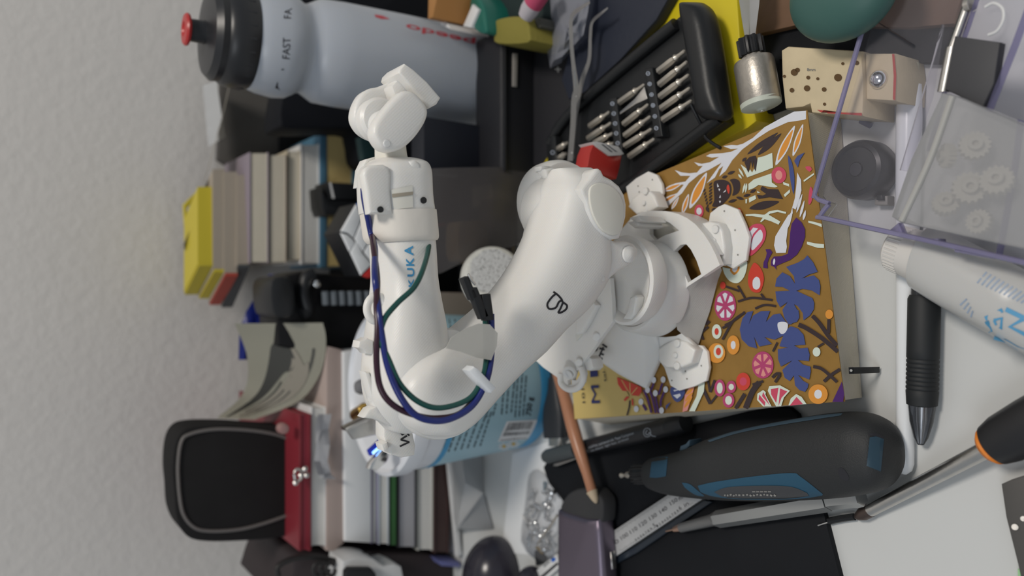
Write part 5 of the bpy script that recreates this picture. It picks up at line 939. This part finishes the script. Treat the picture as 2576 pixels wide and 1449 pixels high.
# --- black wheel, small chip
wh = thing('rubber_wheel', 'round black rubber wheel with a hole seen through the clear tray', 'wheel', G(2165, 425, 0))
c = G(2168, 428, .009); bm = B(); lathe(bm, [(.002, -.009), (.0125, -.009), (.0138, -.006), (.0138, .002), (.0125, .005), (.0108, .0058), (.0100, .0046), (.0035, .0046), (.0028, .002), (.0, .002)], c, (0, 0, 1), seg=48); obj('tyre', bm, col('wheel_black', (0.007, 0.008, 0.010), .3), wh)
bm = B(); lathe(bm, [(.0030, 0), (.0030, .0004)], c + V((0, 0, .0047)), seg=24); obj('hub_hole', bm, INK, wh)
sq_ = thing('push_button', 'tiny square black and grey push button behind the clear tray', 'button', G(2216, 503, 0))
bm = B(); prism(bm, GP([(2198, 493), (2232, 492), (2232, 516), (2200, 516)], .006), DN * .006, .0005); obj('button_base', bm, col('chip_grey', (0.25, 0.24, 0.22), .5), sq_); bm = B(); prism(bm, GP([(2204, 490), (2220, 490), (2221, 503), (2204, 503)], .008), DN * .002, .0004); obj('button_cap', bm, BLACKP, sq_)
# ================= upper right of the desk: yellow box, bit kit, tray
flat('yellow_box', 'wide flat bright yellow box under the screwdriver bit kit', 'box', [(1690, -60), (1850, -60), (1864, 150), (1903, 304), (1880, 322), (1640, 440), (1500, 500), (1380, 560), (1360, 420), (1420, 330)], 0.016, 0.016, col('yellow_gloss', (0.62, 0.50, 0.012), .4), .0008)
flat('navy_notebook', 'dark navy notebook lying open edged left of the yellow box', 'notebook', [(1500, -60), (1712, -60), (1650, 50), (1560, 150), (1470, 232), (1430, 250), (1412, 200), (1440, 100)], 0.024, 0.008, col('navy_cloth', (0.014, 0.018, 0.032), .6, bump=.2), .001)
flat('dark_pouch', 'black card pouch with a tiny plus sign under the tweezers', 'pouch', [(1345, 120), (1430, 130), (1452, 240), (1430, 300), (1395, 330), (1385, 420), (1330, 415)], 0.012, 0.012, col('black_cloth', (0.014, 0.014, 0.018), .7, bump=.2), .001)
bm = B(); S = onG(.0124); stroke(bm, [(1396, 174), (1411, 174)], 2.2, S, n=1); stroke(bm, [(1403, 167), (1404, 182)], 2.2, S, n=1)
pcx = [o for o in COL.objects if o.name == 'dark_pouch'][0]; obj('plus_mark', bm, col('mark_grey', (0.4, 0.4, 0.4)), pcx)
# kit
ZK = 0.034
kt = thing('bit_kit', 'black tray case holding rows of silver screwdriver bits on the yellow box', 'tool case', G(1620, 250, .016))
BK = col('kit_black', (0.010, 0.011, 0.0125), .42, bump=.08)
kpx = [(1735, 14), (1768, 120), (1815, 306), (1700, 388), (1568, 484), (1480, 545), (1400, 520), (1376, 430), (1372, 350), (1396, 305), (1460, 246), (1545, 172), (1640, 96), (1712, 36)]
bm = B(); prism(bm, GP(kpx, ZK - .006), DN * .0115, .002, 3); obj('tray_base', bm, BK, kt)
bm = loftG([((1722, 8), (1770, 8), .003, ZK - .004), ((1722, 14), (1782, 22), .008, ZK - .002), ((1726, 40), (1796, 60), .0095, ZK - .002), ((1740, 120), (1810, 140), .0095, ZK - .002), ((1756, 220), (1826, 245), .0095, ZK - .002), ((1762, 280), (1834, 288), .008, ZK - .002), ((1775, 300), (1822, 304), .003, ZK - .002)], 0, 5, 2.6); obj('grip_bar', bm, BK, kt)
def q5(a, b): return (1350 + a / 3.623, b / 3.623)
for l, w in ((((1015, 620), (1110, 1250)), 21), (((690, 890), (745, 1400)), 19), (((140, 1240), (160, 1500)), 14)):
    bm = B(); a = V((*q5(*l[0]), 0)); b = V((*q5(*l[1]), 0)); d = (b - a).normalized(); n = V((-d.y, d.x, 0)) * w / 2; prism(bm, [G(p.x, p.y, ZK) for p in (a + n, b + n, b - n, a - n)], DN * .006, .0006); obj('divider_bar', bm, BK, kt)
for nm, l in (('edge_rail', ((1700, 60), (1560, 175), (1430, 290), (1385, 360))), ('edge_rail', ((1810, 296), (1700, 378), (1568, 474), (1480, 535)))):
    bm = B(); tube(bm, [G(x, y, ZK - .004) for x, y in l], .0035, seg=10, n=4); obj(nm, bm, BK, kt)
SYM = col('symbol_blue_white', (0.42, 0.47, 0.56), .4); bm = B(); S = onG(ZK + .0003)
for (a, b), k in zip(((1015, 670), (1030, 765), (1047, 862), (1060, 960), (1077, 1060), (1090, 1168), (690, 945), (703, 1035), (715, 1125), (725, 1215), (738, 1305), (145, 1390)), (1, 2, 3, 3, 3, 4, 1, 1, 1, 1, 1, 0)):
    x, y = q5(a, b); r = 4.6
    stroke(bm, [(x + math.cos(t * .5236) * r, y + math.sin(t * .5236) * r) for t in range(13)], 1.3, S, n=1)
    if k in (2, 3): stroke(bm, [(x - 3, y), (x + 3, y)], 1.4, S, n=1); stroke(bm, [(x, y - 3), (x, y + 3)], 1.4, S, n=1)
    if k in (1, 4): stroke(bm, [(x - 3, y + 1), (x + 3, y - 1)], 1.2, S, n=1)
obj('bit_symbols', bm, SYM, kt)
rows = {'bar end of the kit': (((1110, 650), (1355, 460)), ((1120, 770), (1375, 560)), ((1125, 880), (1390, 680)), ((1130, 990), (1400, 800)), ((1145, 1095), (1415, 915))),
        'middle row of the kit': (((745, 940), (985, 770)), ((795, 1130), (1020, 950)), ((805, 1235), (1040, 1060)), ((805, 1330), (1050, 1175)), ((845, 1425), (1075, 1265))),
        'third row of the kit': (((485, 1150), (665, 1020)), ((470, 1260), (680, 1120)), ((530, 1300), (695, 1215)), ((590, 1345), (705, 1305))),
        'far end of the kit by the tweezers': (((190, 1360), (285, 1300)), ((205, 1440), (270, 1400)))}
lab_ = {'bar end of the kit': 'row beside the thick grip bar', 'middle row of the kit': 'row between the two long symbol bars', 'third row of the kit': 'row behind the red connector', 'far end of the kit by the tweezers': 'row under the tweezers'}
for g, rr_ in rows.items():
    for k, (a, b) in enumerate(rr_):
        (ax_, ay_), (bx_, by_) = q5(*a), q5(*b); P = G(ax_, ay_, ZK - .0025); Q = G(bx_, by_, ZK - .0015); d = (Q - P).normalized(); L = (Q - P).length
        bm = B(); lathe(bm, [(.0019, 0), (.0021, .0004), (.0021, L * .52), (.0018, L * .58), (.0018, L * .64)], P, d, 6, mi=0); lathe(bm, [(.0018, L * .62), (.0022, L * .66), (.0013, L * .72), (.0011, L * .80), (.0011, L * .97), (.0004, L)], P, d, 12)
        tag(obj('screwdriver_bit', bm, WARMSTEEL, loc=P), 'silver bit %s the navy notebook in the %s' % (('nearest', 'second from', 'third from', 'fourth from', 'farthest from')[k], lab_[g]), 'screwdriver bit', 'bits in the ' + g)
(ax_, ay_), (bx_, by_) = q5(765, 1035), q5(1005, 850); P = G(ax_, ay_, ZK - .0005); Q = G(bx_, by_, ZK)
bm = B(); d = (Q - P); s = V((-d.y, d.x, 0)).normalized(); prism(bm, [P + s * .0008, P + d * .6 + s * .0016, Q + s * .0042, Q - s * .0036, P + d * .6 - s * .0016, P - s * .0008], UP * .0008, .0002); tag(obj('steel_pick', bm, STEEL, loc=P), 'flat steel spatula pick lying among the middle row of bits', 'pick')
bm = B(); tube(bm, [G(x, y, z) for x, y, z in ((1738, 262, ZK + .003), (1752, 290, ZK), (1766, 318, ZK - .004), (1775, 345, .030), (1795, 362, .031), (1812, 372, .0312))], .0009, seg=8); tag(obj('black_string', bm, BLACKP, loc=G(1775, 340, .02)), 'thin black string hanging from the kit onto the gold book', 'string')
# red and white terminal
rt_ = thing('red_connector', 'small red block with a white slotted top leaning against the bit kit', 'connector', G(1520, 420, 0.016))
bm = B(); prism(bm, WP([(1494, 360), (1540, 392), (1566, 386), (1560, 420), (1552, 450), (1516, 440), (1478, 420), (1484, 385)], .352), BACK * .012, .0008); obj('red_body', bm, col('red_plastic', (0.42, 0.028, 0.022), .4), rt_)
bm = B(); prism(bm, WP([(1490, 357), (1502, 356), (1556, 368), (1571, 387), (1562, 391), (1532, 392), (1500, 368)], .3508), BACK * .013, .0004); tp_ = obj('white_top', bm, LW, rt_)
bm = B(); S = onB(tp_, off=.0002); mark(bm, [(1512, 363), (1518, 363), (1542, 382), (1537, 383)], S); mark(bm, [(1524, 364), (1530, 365), (1554, 382), (1548, 382)], S); obj('slot', bm, GREYINK, tp_)
# tweezers
tw = thing('tweezers', 'bent steel tweezers lying over the navy notebook and clear bag', 'tweezers', G(1445, 200, .02))
def strip(px, zs, ws, m, nm, par, th=.0008):
    P = spline([G(x, y, z) for (x, y), z in zip(px, zs)], 6); Wd = spline([V((w, 0, 0)) for w in ws], 6); bm = B(); rows = []
    for i, p in enumerate(P):
        d = P[min(i + 1, len(P) - 1)] - P[max(i - 1, 0)]; s = d.cross(UP).normalized() * Wd[i].x; rows.append([p - s, p + s])
    sheet(bm, rows, th); return obj(nm, bm, m, par)
TWM = col('tweezer_steel', (0.42, 0.415, 0.41), .35, metal=.3)
strip([(1484, 6), (1462, 20), (1438, 42), (1437, 100), (1442, 160), (1449, 222), (1444, 250), (1441, 320), (1434, 405)], [.048, .047, .045, .044, .043, .042, .041, .040, .040], [.0008, .0013, .0018, .0018, .0019, .0026, .0027, .0027, .0027], TWM, 'tweezer_arm', tw)
strip([(1529, 20), (1512, 34), (1490, 55), (1485, 90), (1482, 150), (1468, 190), (1458, 230), (1446, 300), (1438, 400)], [.036, .036, .035, .034, .033, .033, .034, .037, .039], [.0006, .0010, .0014, .0015, .0018, .0022, .0024, .0027, .0027], TWM, 'tweezer_arm', tw)
S = onB([o for o in tw.children][0], off=.0002); bm = B(); mark(bm, blob([(1443, 180), (1447, 178), (1450, 212), (1446, 214)], 3), S, 0); obj('arm_slot', bm, GREYINK, tw)
bm = B(); mark(bm, blob([(1448, 241), (1451, 241), (1451, 244), (1448, 244)], 2), S); mark(bm, blob([(1437, 383), (1440, 383), (1440, 386), (1437, 386)], 2), S); obj('rivet', bm, CHROME, tw)
pouch('zip_bag', 'clear plastic bag corner under the tweezer tips', [(1365, -40), (1500, -40), (1492, 20), (1478, 90), (1450, 122), (1438, 128), (1412, 158), (1384, 172), (1376, 120), (1370, 40)], .026, .012, clear('bag_film', (0.62, 0.64, 0.74), .36, .08, .3, (.50, .52, .60)), .002)
# motor
mo = thing('electric_motor', 'small silver electric motor with black gear and white end cap', 'motor', G(1912, 220, .016))
MZ = .0285; a = G(1916, 270, MZ); b = G(1893, 140, MZ + .001); ax = (b - a).normalized(); L = (b - a).length
bm = B(); lathe(bm, [(.0100, .0012), (.0104, .002), (.0104, L * .83), (.0098, L * .90), (.0060, L * .93), (.0055, L * .99), (.0, L)], a, ax, seg=56, ex=1.0, ey=.88, up=UP); obj('motor_can', bm, mat('motor_metal', (0.40, 0.37, 0.33), 0.38, 0.8, var=0.15, vscale=300, bump=.1, bscale=700), mo)
bm = B(); lathe(bm, [(.0, -.0018), (.0022, -.0016), (.0028, -.0010), (.0034, -.0006), (.0088, 0), (.0102, .0006), (.0104, .003)], a, ax, seg=56, ey=.9, up=UP); obj('end_cap', bm, col('cap_pale_green', (0.50, 0.53, 0.46), .45), mo)
bm = B(); lathe(bm, [(0, -.0024), (.0010, -.0022), (.0011, -.001)], a, ax, seg=16); obj('motor_shaft', bm, CHROME, mo)
bm = B(); g0 = a + ax * (L * 1.0)
x, y, _ = frame(ax)
prof = []
for k in range(40):
    t = k * math.pi / 20; r = .0066 if k % 4 < 2 else .0054; prof.append(g0 + (x * math.cos(t) + y * math.sin(t)) * r)
prism(bm, prof, ax * .009, .0003); obj('drive_gear', bm, BLACKP, mo)
# wood block
WDC = col('worn_light_wood', (0.60, 0.50, 0.33), .6, var=.22, vscale=45, bump=.2)
wb = thing('wood_block', 'chipped light wooden block full of drilled holes', 'wood block', G(2100, 200, 0))
bm = B(); prism(bm, GP([(1964, 126), (1980, 116), (2076, 122), (2166, 128), (2172, 210), (2170, 292), (2100, 290), (2040, 284), (2036, 262), (2018, 270), (1974, 274), (1966, 200)], .026), DN * .026, .0014, 2)
prism(bm, GP([(2176, 134), (2250, 134), (2256, 190), (2252, 254), (2178, 250)], .024), DN * .024, .001, 2); bl = obj('block_body', bm, WDC, wb)
S = onG(.0263); HO = col('drilled_dark', (0.10, 0.055, 0.02), .8); bm = B()
for x, y, r in ((1998, 182, 9), (2006, 176, 6), (1973, 192, 4), (1992, 227, 6), (2033, 195, 5), (2057, 198, 4), (2073, 225, 6), (2108, 195, 10), (2155, 158, 6), (2030, 222, 8), (2074, 262, 4), (2120, 160, 4)): mark(bm, blob([(x + math.cos(t * .9) * r, y + math.sin(t * .9) * r * .95) for t in range(7)], 2), S)
obj('drilled_hole', bm, HO, bl)
bm = B(); mark(bm, [(2055, 276), (2066, 283), (2072, 277), (2082, 285), (2120, 287), (2168, 291), (2168, 284), (2120, 283)], S); mark(bm, [(2244, 136), (2250, 136), (2255, 190), (2252, 252), (2246, 250), (2248, 190)], onG(.0243)); obj('red_stain', bm, col('red_dye', (0.45, 0.06, 0.05), .7), bl)
bm = B(); text(bm, '8mm', [(2030, 179), (2051, 179), (2051, 171), (2030, 171)], S); obj('pencil_note', bm, GREYINK, bl)
bm = B(); c = G(2212, 200, .024); bmesh.ops.create_uvsphere(bm, u_segments=24, v_segments=16, radius=.0042); bmesh.ops.translate(bm, verts=bm.verts, vec=c); tag(obj('steel_ball', bm, CHROME, loc=c), 'steel ball set in the step of the wood block', 'ball')
bm = B(); cyl(bm, G(2166, 304, .003), G(2190, 316, .003), .0014); tag(obj('blue_pin', bm, col('pin_blue', (0.06, 0.07, 0.14), .4), loc=G(2178, 310, 0)), 'short dark blue pin beside the wood block corner', 'pin')
# teal cup, wooden tray board, black mat, folded paper
bm = B(); bmesh.ops.create_uvsphere(bm, u_segments=48, v_segments=28, radius=1); c = G(2120, -22, .0405)
for v in bm.verts: v.co = V((v.co.x * .0215, v.co.y * .025, v.co.z * .014)) + c
tl = obj('teal_pad', bm, col('teal_rubber', (0.045, 0.115, 0.10), .45), loc=c); tag(tl, 'rounded teal rubber pad lying on the wood block', 'pad')
flat('wooden_board', 'brown wooden board with grooves at the top right edge', 'board', [(1903, -80), (2440, -80), (2400, 60), (2280, 70), (2010, 62), (1898, 88)], .010, .010, col('brown_wood', (0.15, 0.085, 0.05), .6, wave=.6, wscale=60, var=.2), .0006)
flat('black_sleeve', 'flat black sleeve between the motor and the wooden board', 'sleeve', [(1880, 88), (2010, 62), (2280, 70), (2392, 62), (2388, 160), (1960, 150), (1975, 270), (1890, 300)], .005, .005, BLACKM, .0005)
bm = B(); sheet(bm, [[G(1850, -60, .026), G(1868, 60, .024), G(1880, 130, .018)], [G(1884, -60, .016), G(1886, 60, .018), G(1890, 130, .018)], [G(1914, -60, .028), G(1910, 10, .030), G(1896, 120, .020)]], .0008); tag(obj('folded_paper', bm, PAPER, loc=G(1885, 20, .016)), 'creased white paper strip between the yellow box and wooden board', 'paper')
# clear tray close to the lens
VI_ = clear('violet_clear_edge', (0.55, 0.52, 0.74), .42, .1, .3, (.42, .40, .60)); VC = clear('clear_tray_sheet', (0.94, 0.935, 0.96), .045, .06, .12, (.75, .74, .8))
ct_ = thing('clear_tray', 'clear compartment tray with violet edges at the right of the picture', 'tray', G(2300, 300, .036))
TZ0, TZ1 = .0310, .0365
op = [(2230, -130), (2192, 0), (2120, 246), (2052, 478), (2051, 492), (2060, 503), (2086, 512), (2080, 520), (2062, 545), (2074, 549), (2300, 598), (2576, 660), (2760, 702), (2900, 200), (2820, -130)]
bm = B(); prism(bm, [p + V((0, 0, TZ0 - TZ1)) for p in GP(op, TZ1)], DN * .0006); obj('tray_floor', bm, VC, ct_)
def wallp(px, nm, th=.0014, z1=TZ1, z0=TZ0, m=VI_):
    bm = B(); P = GP(px, z1)
    rows = [[p, V((p.x, p.y, z0))] for p in P]; sheet(bm, rows, th); return obj(nm, bm, m, ct_)
wallp(op[:6], 'tray_wall', m=VC); wallp(op[5:10], 'tray_wall', m=VC); wallp(op[9:13], 'tray_wall', .0018)
bm = B(); tube(bm, GP(op[:13], TZ1), .0011, n=2, seg=8); obj('tray_rim', bm, VI_, ct_)
wallp([(2470, -60), (2432, 60), (2370, 232), (2330, 380)], 'tray_divider', .0012, TZ1 - .002); wallp([(2600, -40), (2545, 110), (2478, 280)], 'tray_divider', .0016); wallp([(2560, 300), (2545, 420), (2505, 640)], 'tray_divider', .0010)
wallp([(2090, 60), (2180, 40), (2290, 110)], 'tray_divider', .0004, TZ0 + .004, TZ0, VC)
bm = B(); prism(bm, [p + V((0, 0, 0)) for p in GP([(2236, 580), (2260, 560), (2272, 590)], TZ1 - .004)], DN * .004, .0003); prism(bm, GP([(2300, 600), (2360, 600), (2362, 616), (2300, 606)], TZ1), DN * .006, .0003); prism(bm, GP([(2400, 622), (2500, 640), (2500, 652), (2400, 634)], TZ1), DN * .006, .0003); obj('tray_latch', bm, VI_, ct_)
# frosted box of gears standing in the tray
gb = thing('frosted_box', 'frosted translucent box holding pale plastic gears in the clear tray', 'box', G(2420, 430, TZ0))
FRO = clear('frosted_film', (0.78, 0.78, 0.78), .44, .35, .1, (.52, .52, .53))
gpx = [(2368, 232), (2402, 240), (2540, 300), (2640, 340), (2640, 640), (2540, 620), (2262, 560), (2240, 545), (2290, 400)]
bm = B(); prism(bm, GP(gpx, TZ0 + .013), DN * .0128, .0012, 2); obj('box_shell', bm, FRO, gb)
bm = B(); tube(bm, [G(x, y, TZ0 + .0133) for x, y in ((2396, 242), (2340, 400), (2268, 556))], .0012, seg=8); obj('box_edge', bm, clear('frost_edge', (.8, .8, .8), .6, .3, .1, (.62, .61, .58)), gb)
GM = col('pale_gear', (0.56, 0.53, 0.47), .6)
gears = ((2438, 478, 34, 'round pale gear with a hub, nearest the middle of the frosted box'), (2392, 392, 26, 'pale gear nearest the sloping edge of the frosted box'), (2510, 462, 32, 'pale gear toward the outer side of the frosted box'), (2380, 520, 28, 'pale gear at the lower corner of the frosted box'), (2450, 372, 30, 'pale gear at the upper side of the frosted box'), (2470, 560, 26, 'pale gear lying by the lower rim of the frosted box'))
gears_o = None
for i, (x, y, r, lb_) in enumerate(gears):
    p = G(x, y, TZ0 + .006); R = r * .30 / FPX * .93
    if i == 0:
        bm = B(); pr = []
        for k in range(64):
            t = k * math.pi / 32; rr2 = 1.0 if k % 4 < 2 else .86; pr.append(V((math.cos(t) * rr2 * .0048, math.sin(t) * rr2 * .0048, .0)))
        prism(bm, pr, UP * .003, .0); lathe(bm, [(.0022, .003), (.0022, .0048), (.001, .0048), (.001, .0035), (0, .0035)], (0, 0, 0), seg=20)
        gears_o = thing('plastic_gear', lb_, 'gear', (0, 0, 0), 'gears in the frosted box'); obj('gear_wheel', bm, GM, gears_o); o = gears_o
    else:
        o = gears_o.copy(); COL.objects.link(o); o['label'] = lb_
        for ch in list(gears_o.children): c2 = ch.copy(); c2.parent = o; COL.objects.link(c2)
    o.location = p; o.scale = (R * 1.3 / .0048,) * 3; o.rotation_euler = ((.5, .2, 0), (-.3, .5, 1), (.2, -.4, 2), (.6, .3, .5), (-.5, -.3, 3), (.1, .1, 1))[i]
bm = B(); tube(bm, [G(2478, 18, TZ0 + .004), G(2500, 8, TZ0 + .004), G(2522, 22, TZ0 + .004), G(2524, 50, TZ0 + .004), G(2508, 78, TZ0 + .004), G(2486, 88, TZ0 + .004)], .0006, seg=8); tag(obj('white_ring', bm, LW, loc=G(2500, 50, TZ0)), 'open thin white ring lying in the clear tray', 'ring')
flat('dark_component', 'dark grey rectangular part inside the middle compartment of the tray', 'component', [(2400, 90), (2516, 106), (2500, 210), (2472, 270), (2400, 236), (2376, 225)], TZ0 + .006, .005, col('component_grey', (0.05, 0.05, 0.055), .6), .0008)
bm = B(); cyl(bm, G(2432, 20, TZ0 + .002), G(2396, 120, TZ0 + .002), .0018, seg=16); cyl(bm, G(2396, 120, TZ0 + .002), G(2374, 232, TZ0 + .002), .0024, seg=16); lathe(bm, [(0, -.001), (.003, 0), (.003, .002)], G(2434, 14, TZ0 + .002), (0, -1, .2), seg=16); tag(obj('metal_spindle', bm, STEEL, loc=G(2400, 120, TZ0)), 'thin metal spindle along the inner divider of the clear tray', 'spindle')
flat('glass_slide', 'narrow clear strip standing between the white stick and the tray box', 'strip', [(2368, 60), (2340, 240), (2300, 360), (2278, 430), (2262, 428), (2300, 300), (2345, 150)], .020, .003, VC, .0003)
# ================= behind the arm: stone like ball, clear bag, boxes
BX_ = W(1238, 700, .462)
sbll = thing('plaster_ball', 'rough white ball with a porous cut face behind the upper arm', 'ball', V((BX_.x, .462, 0)))
rB = 80 * (BX_.y * CP + (CH - BX_.z) * SP) / FPX
bm = B(); bmesh.ops.create_uvsphere(bm, u_segments=48, v_segments=32, radius=rB)
dv = (EYE - BX_).normalized(); dv = (dv + V((.35, 0, -.1))).normalized()
for v in bm.verts:
    n = v.co.normalized(); k = n.dot(dv)
    if k > .55: v.co = v.co - dv * (v.co.dot(dv) - rB * .55)
bmesh.ops.translate(bm, verts=bm.verts, vec=BX_); obj('ball_shell', bm, col('plaster_white', (0.60, 0.60, 0.56), .8, bump=.8, bscale=250), sbll)
bm = B(); x, y, _ = frame(dv); cc = BX_ + dv * rB * .56
pts = [cc + (x * math.cos(t * .2618) + y * math.sin(t * .2618)) * rB * .74 * (1 + .04 * math.sin(t * 2.3)) for t in range(24)]; prism(bm, pts, dv * .0006)
m = col('porous_grey', (0.50, 0.51, 0.51), .9, bump=1.0, bscale=420); nt = m.node_tree
vo = nt.nodes.new('ShaderNodeTexVoronoi'); vo.inputs['Scale'].default_value = 520; tcn = nt.nodes.new('ShaderNodeTexCoord'); nt.links.new(tcn.outputs['Object'], vo.inputs['Vector'])
cr = nt.nodes.new('ShaderNodeValToRGB'); cr.color_ramp.elements[0].color = (.10, .10, .10, 1); cr.color_ramp.elements[0].position = .12; cr.color_ramp.elements[1].color = (.52, .53, .53, 1); cr.color_ramp.elements[1].position = .34
nt.links.new(vo.outputs['Distance'], cr.inputs[0]); nt.links.new(cr.outputs[0], nt.nodes['Principled BSDF'].inputs['Base Color']); obj('cut_face', bm, m, sbll)
slab('clear_pouch', 'large clear plastic bag standing between the forearm and upper arm', 'bag', [(1068, 424), (1150, 421), (1250, 420), (1334, 423), (1340, 470), (1338, 600), (1290, 620), (1225, 632), (1150, 668), (1110, 688), (1072, 690)], .475, .0035, clear('pouch_film', (0.50, 0.50, 0.50), .42, .25, .22, (.17, .16, .165)), bev=.0008)
slab('ochre_block', 'blurry ochre coloured block seen through the clear bag', 'block', blob([(1155, 566), (1175, 556), (1220, 558), (1232, 600), (1230, 650), (1160, 655)], 4), .50, .02, col('ochre', (0.25, 0.16, 0.06), .7), bev=.002)
slab('brown_block', 'dark brown block beside the ochre one seen through the clear bag', 'block', [(1240, 500), (1282, 500), (1290, 660), (1240, 660)], .51, .02, col('dark_brown', (0.07, 0.05, 0.045), .7), bev=.001)
slab('beige_box', 'beige cardboard box seen past the clear bag', 'box', [(1236, 462), (1345, 470), (1360, 760), (1290, 760), (1286, 520), (1240, 512)], .515, .03, col('beige_card', (0.30, 0.25, 0.18), .7), bev=.001)
slab('taupe_box', 'taupe cardboard box between the blue tub and the plaster ball', 'box', [(1082, 742), (1110, 735), (1232, 738), (1260, 800), (1240, 860), (1096, 860)], .545, .05, col('taupe_card', (0.27, 0.235, 0.20), .7), bev=.001)
bm = B(); mk_ = W(1112, 566, .505); prism(bm, WP([(1102, 563), (1122, 562), (1124, 567), (1104, 569)], .505), BACK * .002, .0003); tag(obj('red_tab', bm, col('red_tab', (.4, .03, .03), .5), loc=mk_), 'tiny red tab seen through the clear bag', 'tab')
# ================= clutter beyond the leather case
def g2(name, label, cat, px, z, th, m, **k): return flat(name, label, cat, px, z, th, m, **k)
g2('yellow_sponge', 'dirty yellow sponge lump behind the black leather case', 'sponge', blob([(1240, 56), (1262, 44), (1300, 40), (1326, 50), (1332, 80), (1326, 108), (1250, 110), (1240, 90)], 3), .052, .052, col('sponge_yellow', (0.22, 0.19, 0.035), .8, bump=.4), bev=.002)
pm_ = thing('pink_marker', 'pink and white marker above the yellow sponge', 'marker', G(1340, 20, .03))
rod([(1322, 42, .055, .0050), (1332, 26, .055, .0062), (1342, 8, .055, .0062)], col('marker_white', (.45, .42, .45), .5), 'white_end', pm_); rod([(1341, 10, .055, .0064), (1368, -30, .055, .0064)], col('marker_pink', (.45, .06, .13), .5), 'pink_body', pm_)
g2('teal_bottle', 'teal green bottle shape behind the red lettered bottle', 'bottle', blob([(1190, -20), (1215, 10), (1224, 60), (1222, 84), (1200, 80), (1188, 62), (1180, 20)], 3), .060, .060, col('teal_gloss', (0.01, 0.12, 0.09), .3), bev=.002)
g2('white_wedge', 'thin white plastic wedge beside the teal bottle', 'wedge', [(1188, 10), (1204, 24), (1184, 70), (1164, 66)], .062, .062, LW, bev=.0006)
g2('white_card_tip', 'pointed white card tip just above the red lettering', 'card', [(1114, 48), (1126, 60), (1134, 74), (1108, 62)], .072, .072, LW, bev=.0003)
g2('orange_pencil', 'orange wooden strip standing behind the sports bottle', 'pencil', [(1078, -30), (1104, -30), (1088, 44), (1076, 48)], .085, .085, col('orange_wood', (.36, .17, .05), .5), bev=.0005)
g2('dark_green_bag', 'dark green fabric bag filling the space beyond the bottle', 'bag', [(1085, -90), (1365, -90), (1365, 40), (1345, 92), (1240, 70), (1160, 20), (1086, -10)], .040, .040, col('deep_green_cloth', (0.010, 0.022, 0.022), .8), bev=.003)
g2('grey_stopper', 'small grey rubber stopper beside the pink marker', 'stopper', blob([(1344, 48), (1356, 44), (1360, 66), (1348, 70)], 3), .046, .046, col('stopper_grey', (0.06, 0.06, 0.05), .6), bev=.001)
flat('black_mat', 'black mat under the clear bag between the dark boxes', 'mat', [(1150, 420), (1330, 440), (1262, 560), (1240, 740), (1150, 745)], .003, .003, BLACKM, .0003)
